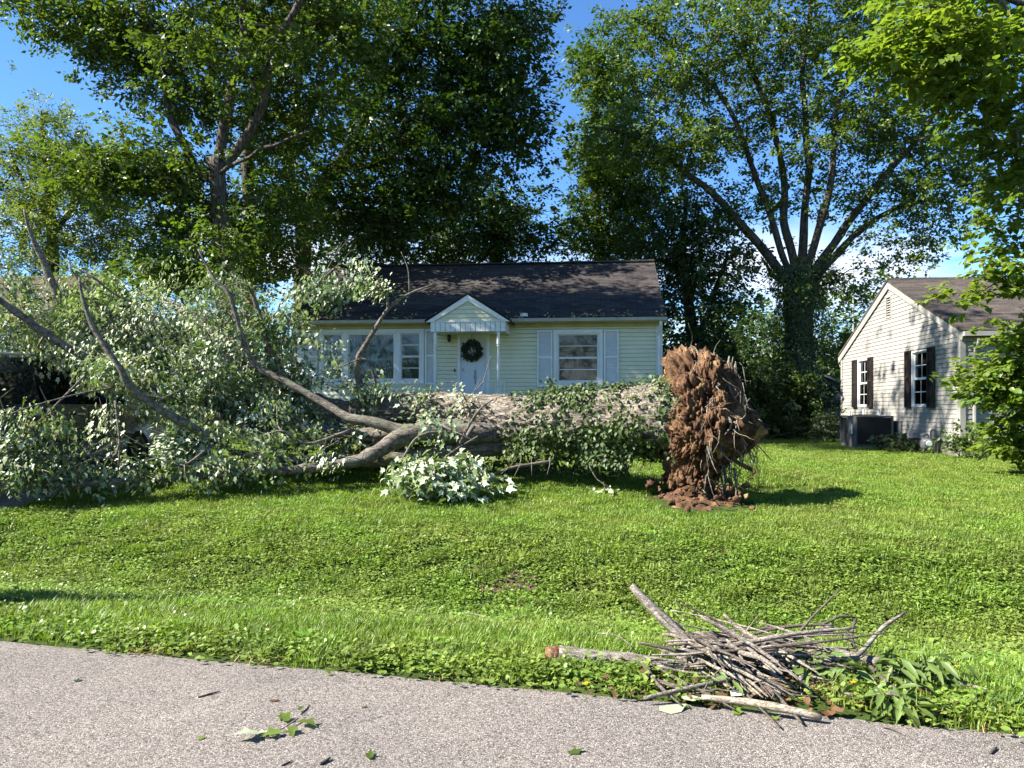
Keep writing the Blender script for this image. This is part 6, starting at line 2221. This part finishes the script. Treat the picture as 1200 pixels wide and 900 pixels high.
def instancer(name, pts, kind, sc, only):
    k = np.isin(kind, only)
    pts, kind, sc = pts[k], kind[k], sc[k]
    me = bpy.data.meshes.new(name)
    me.vertices.add(len(pts))
    me.vertices.foreach_set('co', pts.astype(np.float32).ravel())
    at = me.attributes.new('pick', 'INT', 'POINT'); at.data.foreach_set('value', kind.astype(np.int32))
    at = me.attributes.new('sc', 'FLOAT', 'POINT'); at.data.foreach_set('value', sc.astype(np.float32))
    rot = np.column_stack([RNG.normal(size=len(pts)) * .08, RNG.normal(size=len(pts)) * .08, RNG.random(len(pts)) * 6.283])
    at = me.attributes.new('rot', 'FLOAT_VECTOR', 'POINT'); at.data.foreach_set('vector', rot.astype(np.float32).ravel())
    o = link(bpy.data.objects.new(name, me))
    ng = bpy.data.node_groups.new(name + '_nodes', 'GeometryNodeTree')
    ng.interface.new_socket('Geometry', in_out='INPUT', socket_type='NodeSocketGeometry')
    ng.interface.new_socket('Geometry', in_out='OUTPUT', socket_type='NodeSocketGeometry')
    gi = ng.nodes.new('NodeGroupInput'); go = ng.nodes.new('NodeGroupOutput')
    ci = ng.nodes.new('GeometryNodeCollectionInfo')
    ci.inputs['Collection'].default_value = src
    ci.inputs['Separate Children'].default_value = True
    ci.inputs['Reset Children'].default_value = True
    ip = ng.nodes.new('GeometryNodeInstanceOnPoints')
    ip.inputs['Pick Instance'].default_value = True
    def na(nm, ty):
        q_ = ng.nodes.new('GeometryNodeInputNamedAttribute'); q_.data_type = ty; q_.inputs['Name'].default_value = nm
        return [s for s in q_.outputs if s.enabled and s.name == 'Attribute'][0]
    ng.links.new(gi.outputs[0], ip.inputs['Points'])
    ng.links.new(ci.outputs[0], ip.inputs['Instance'])
    ng.links.new(na('pick', 'INT'), ip.inputs['Instance Index'])
    ng.links.new(na('rot', 'FLOAT_VECTOR'), ip.inputs['Rotation'])
    ng.links.new(na('sc', 'FLOAT'), ip.inputs['Scale'])
    ng.links.new(ip.outputs[0], go.inputs[0])
    md = o.modifiers.new('scatter', 'NODES')
    md.node_group = ng
    return o


Pp, Kk, Sc = scatter_points()
g_ = instancer('lawn_grass', Pp, Kk, Sc, [0, 1, 2])
tag(g_, 'short sunlit lawn grass over the yard and verge', 'grass', None, 'stuff')
g_ = instancer('clover_weeds', Pp, Kk, Sc, [3, 4])
tag(g_, 'clover and broad weeds on the ditch bank and verge', 'weeds', None, 'stuff')
g_ = instancer('dry_grass', Pp, Kk, Sc, [5])
tag(g_, 'dry straw-coloured grass along the ragged road edge', 'dry grass', None, 'stuff')
# dead leaves and bits under the pile and along the edge
n = 420
px_ = np.where(RNG.random(n) < .65, RNG.normal(size=n) * 70 + 850, 620 + 560 * RNG.random(n))
Yv = 3.9 + .75 * RNG.random(n)
X = (px_ - 600) / FPX * Yv
s = road_s(X, Yv)
k = (s > -.05) & (s < .9)
pos = np.column_stack([X, Yv, np.maximum(gz(X, Yv), 0) + .012 + .03 * RNG.random(n)])[k]
V, T = leaves(pos, unit(rdir(len(pos)) * .6 + np.array([0, 0, 1.0])), rdir(len(pos)), .05 * (.5 + RNG.random(len(pos))), 'ovate')
tag(tri_obj('leaf_litter', V, T, LF['deadleaf']), 'brown dead leaf litter under the brush pile', 'leaf litter', None, 'stuff')
# flecks of bark, grit and leaf on the road
n = 520
tt = -6 + 11 * RNG.random(n); ss = np.where(RNG.random(n) < .55, -.02 - .35 * RNG.random(n) ** 2, -1.7 * RNG.random(n))
pr = RP[None] + tt[:, None] * RU[None] + ss[:, None] * RN[None]
pos = np.column_stack([pr, .004 + .004 * RNG.random(n)])
V, T = leaves(pos, unit(rdir(n) * .35 + np.array([0, 0, 1.0])), rdir(n) * np.array([1, 1, .1]), .006 + .022 * RNG.random(n) ** 3, 'lance')
tag(tri_obj('road_debris', V, T, LF['deadleaf']), 'scattered flecks of bark and leaf on the road', 'debris', None, 'stuff')
# dandelions
for px_, py_, lab in ((1122, 781, 'yellow dandelion flower in the weeds beyond the long leaves'), (1000, 808, 'yellow dandelion flower under the crooked stick'), (688, 806, 'yellow dandelion flower on road edge below the rotten log')):
    Y = FPX * (EYE - .02) / (py_ - HOR)
    X = (px_ - 600) / FPX * Y
    d_ = empty('dandelion', (X, Y, g1(X, Y)))
    tag(d_, lab, 'flower')
    MB().tube([(0, 0, 0), (.004, 0, .03), (0, 0, .055)], .0025, 5).build('stalk', LF['weed'], d_)
    n = 40
    V, T = leaves(np.tile([0, 0, .055], (n, 1)), unit(rdir(n) * .3 + np.array([0, 0, 1])), unit(rdir(n) * np.array([1, 1, .3])), .018, 'lance')
    tag(tri_obj('petals', V, T, LF['yellow'], d_), kind='stuff')
print('scene done', sum(len(m.polygons) for m in bpy.data.meshes))
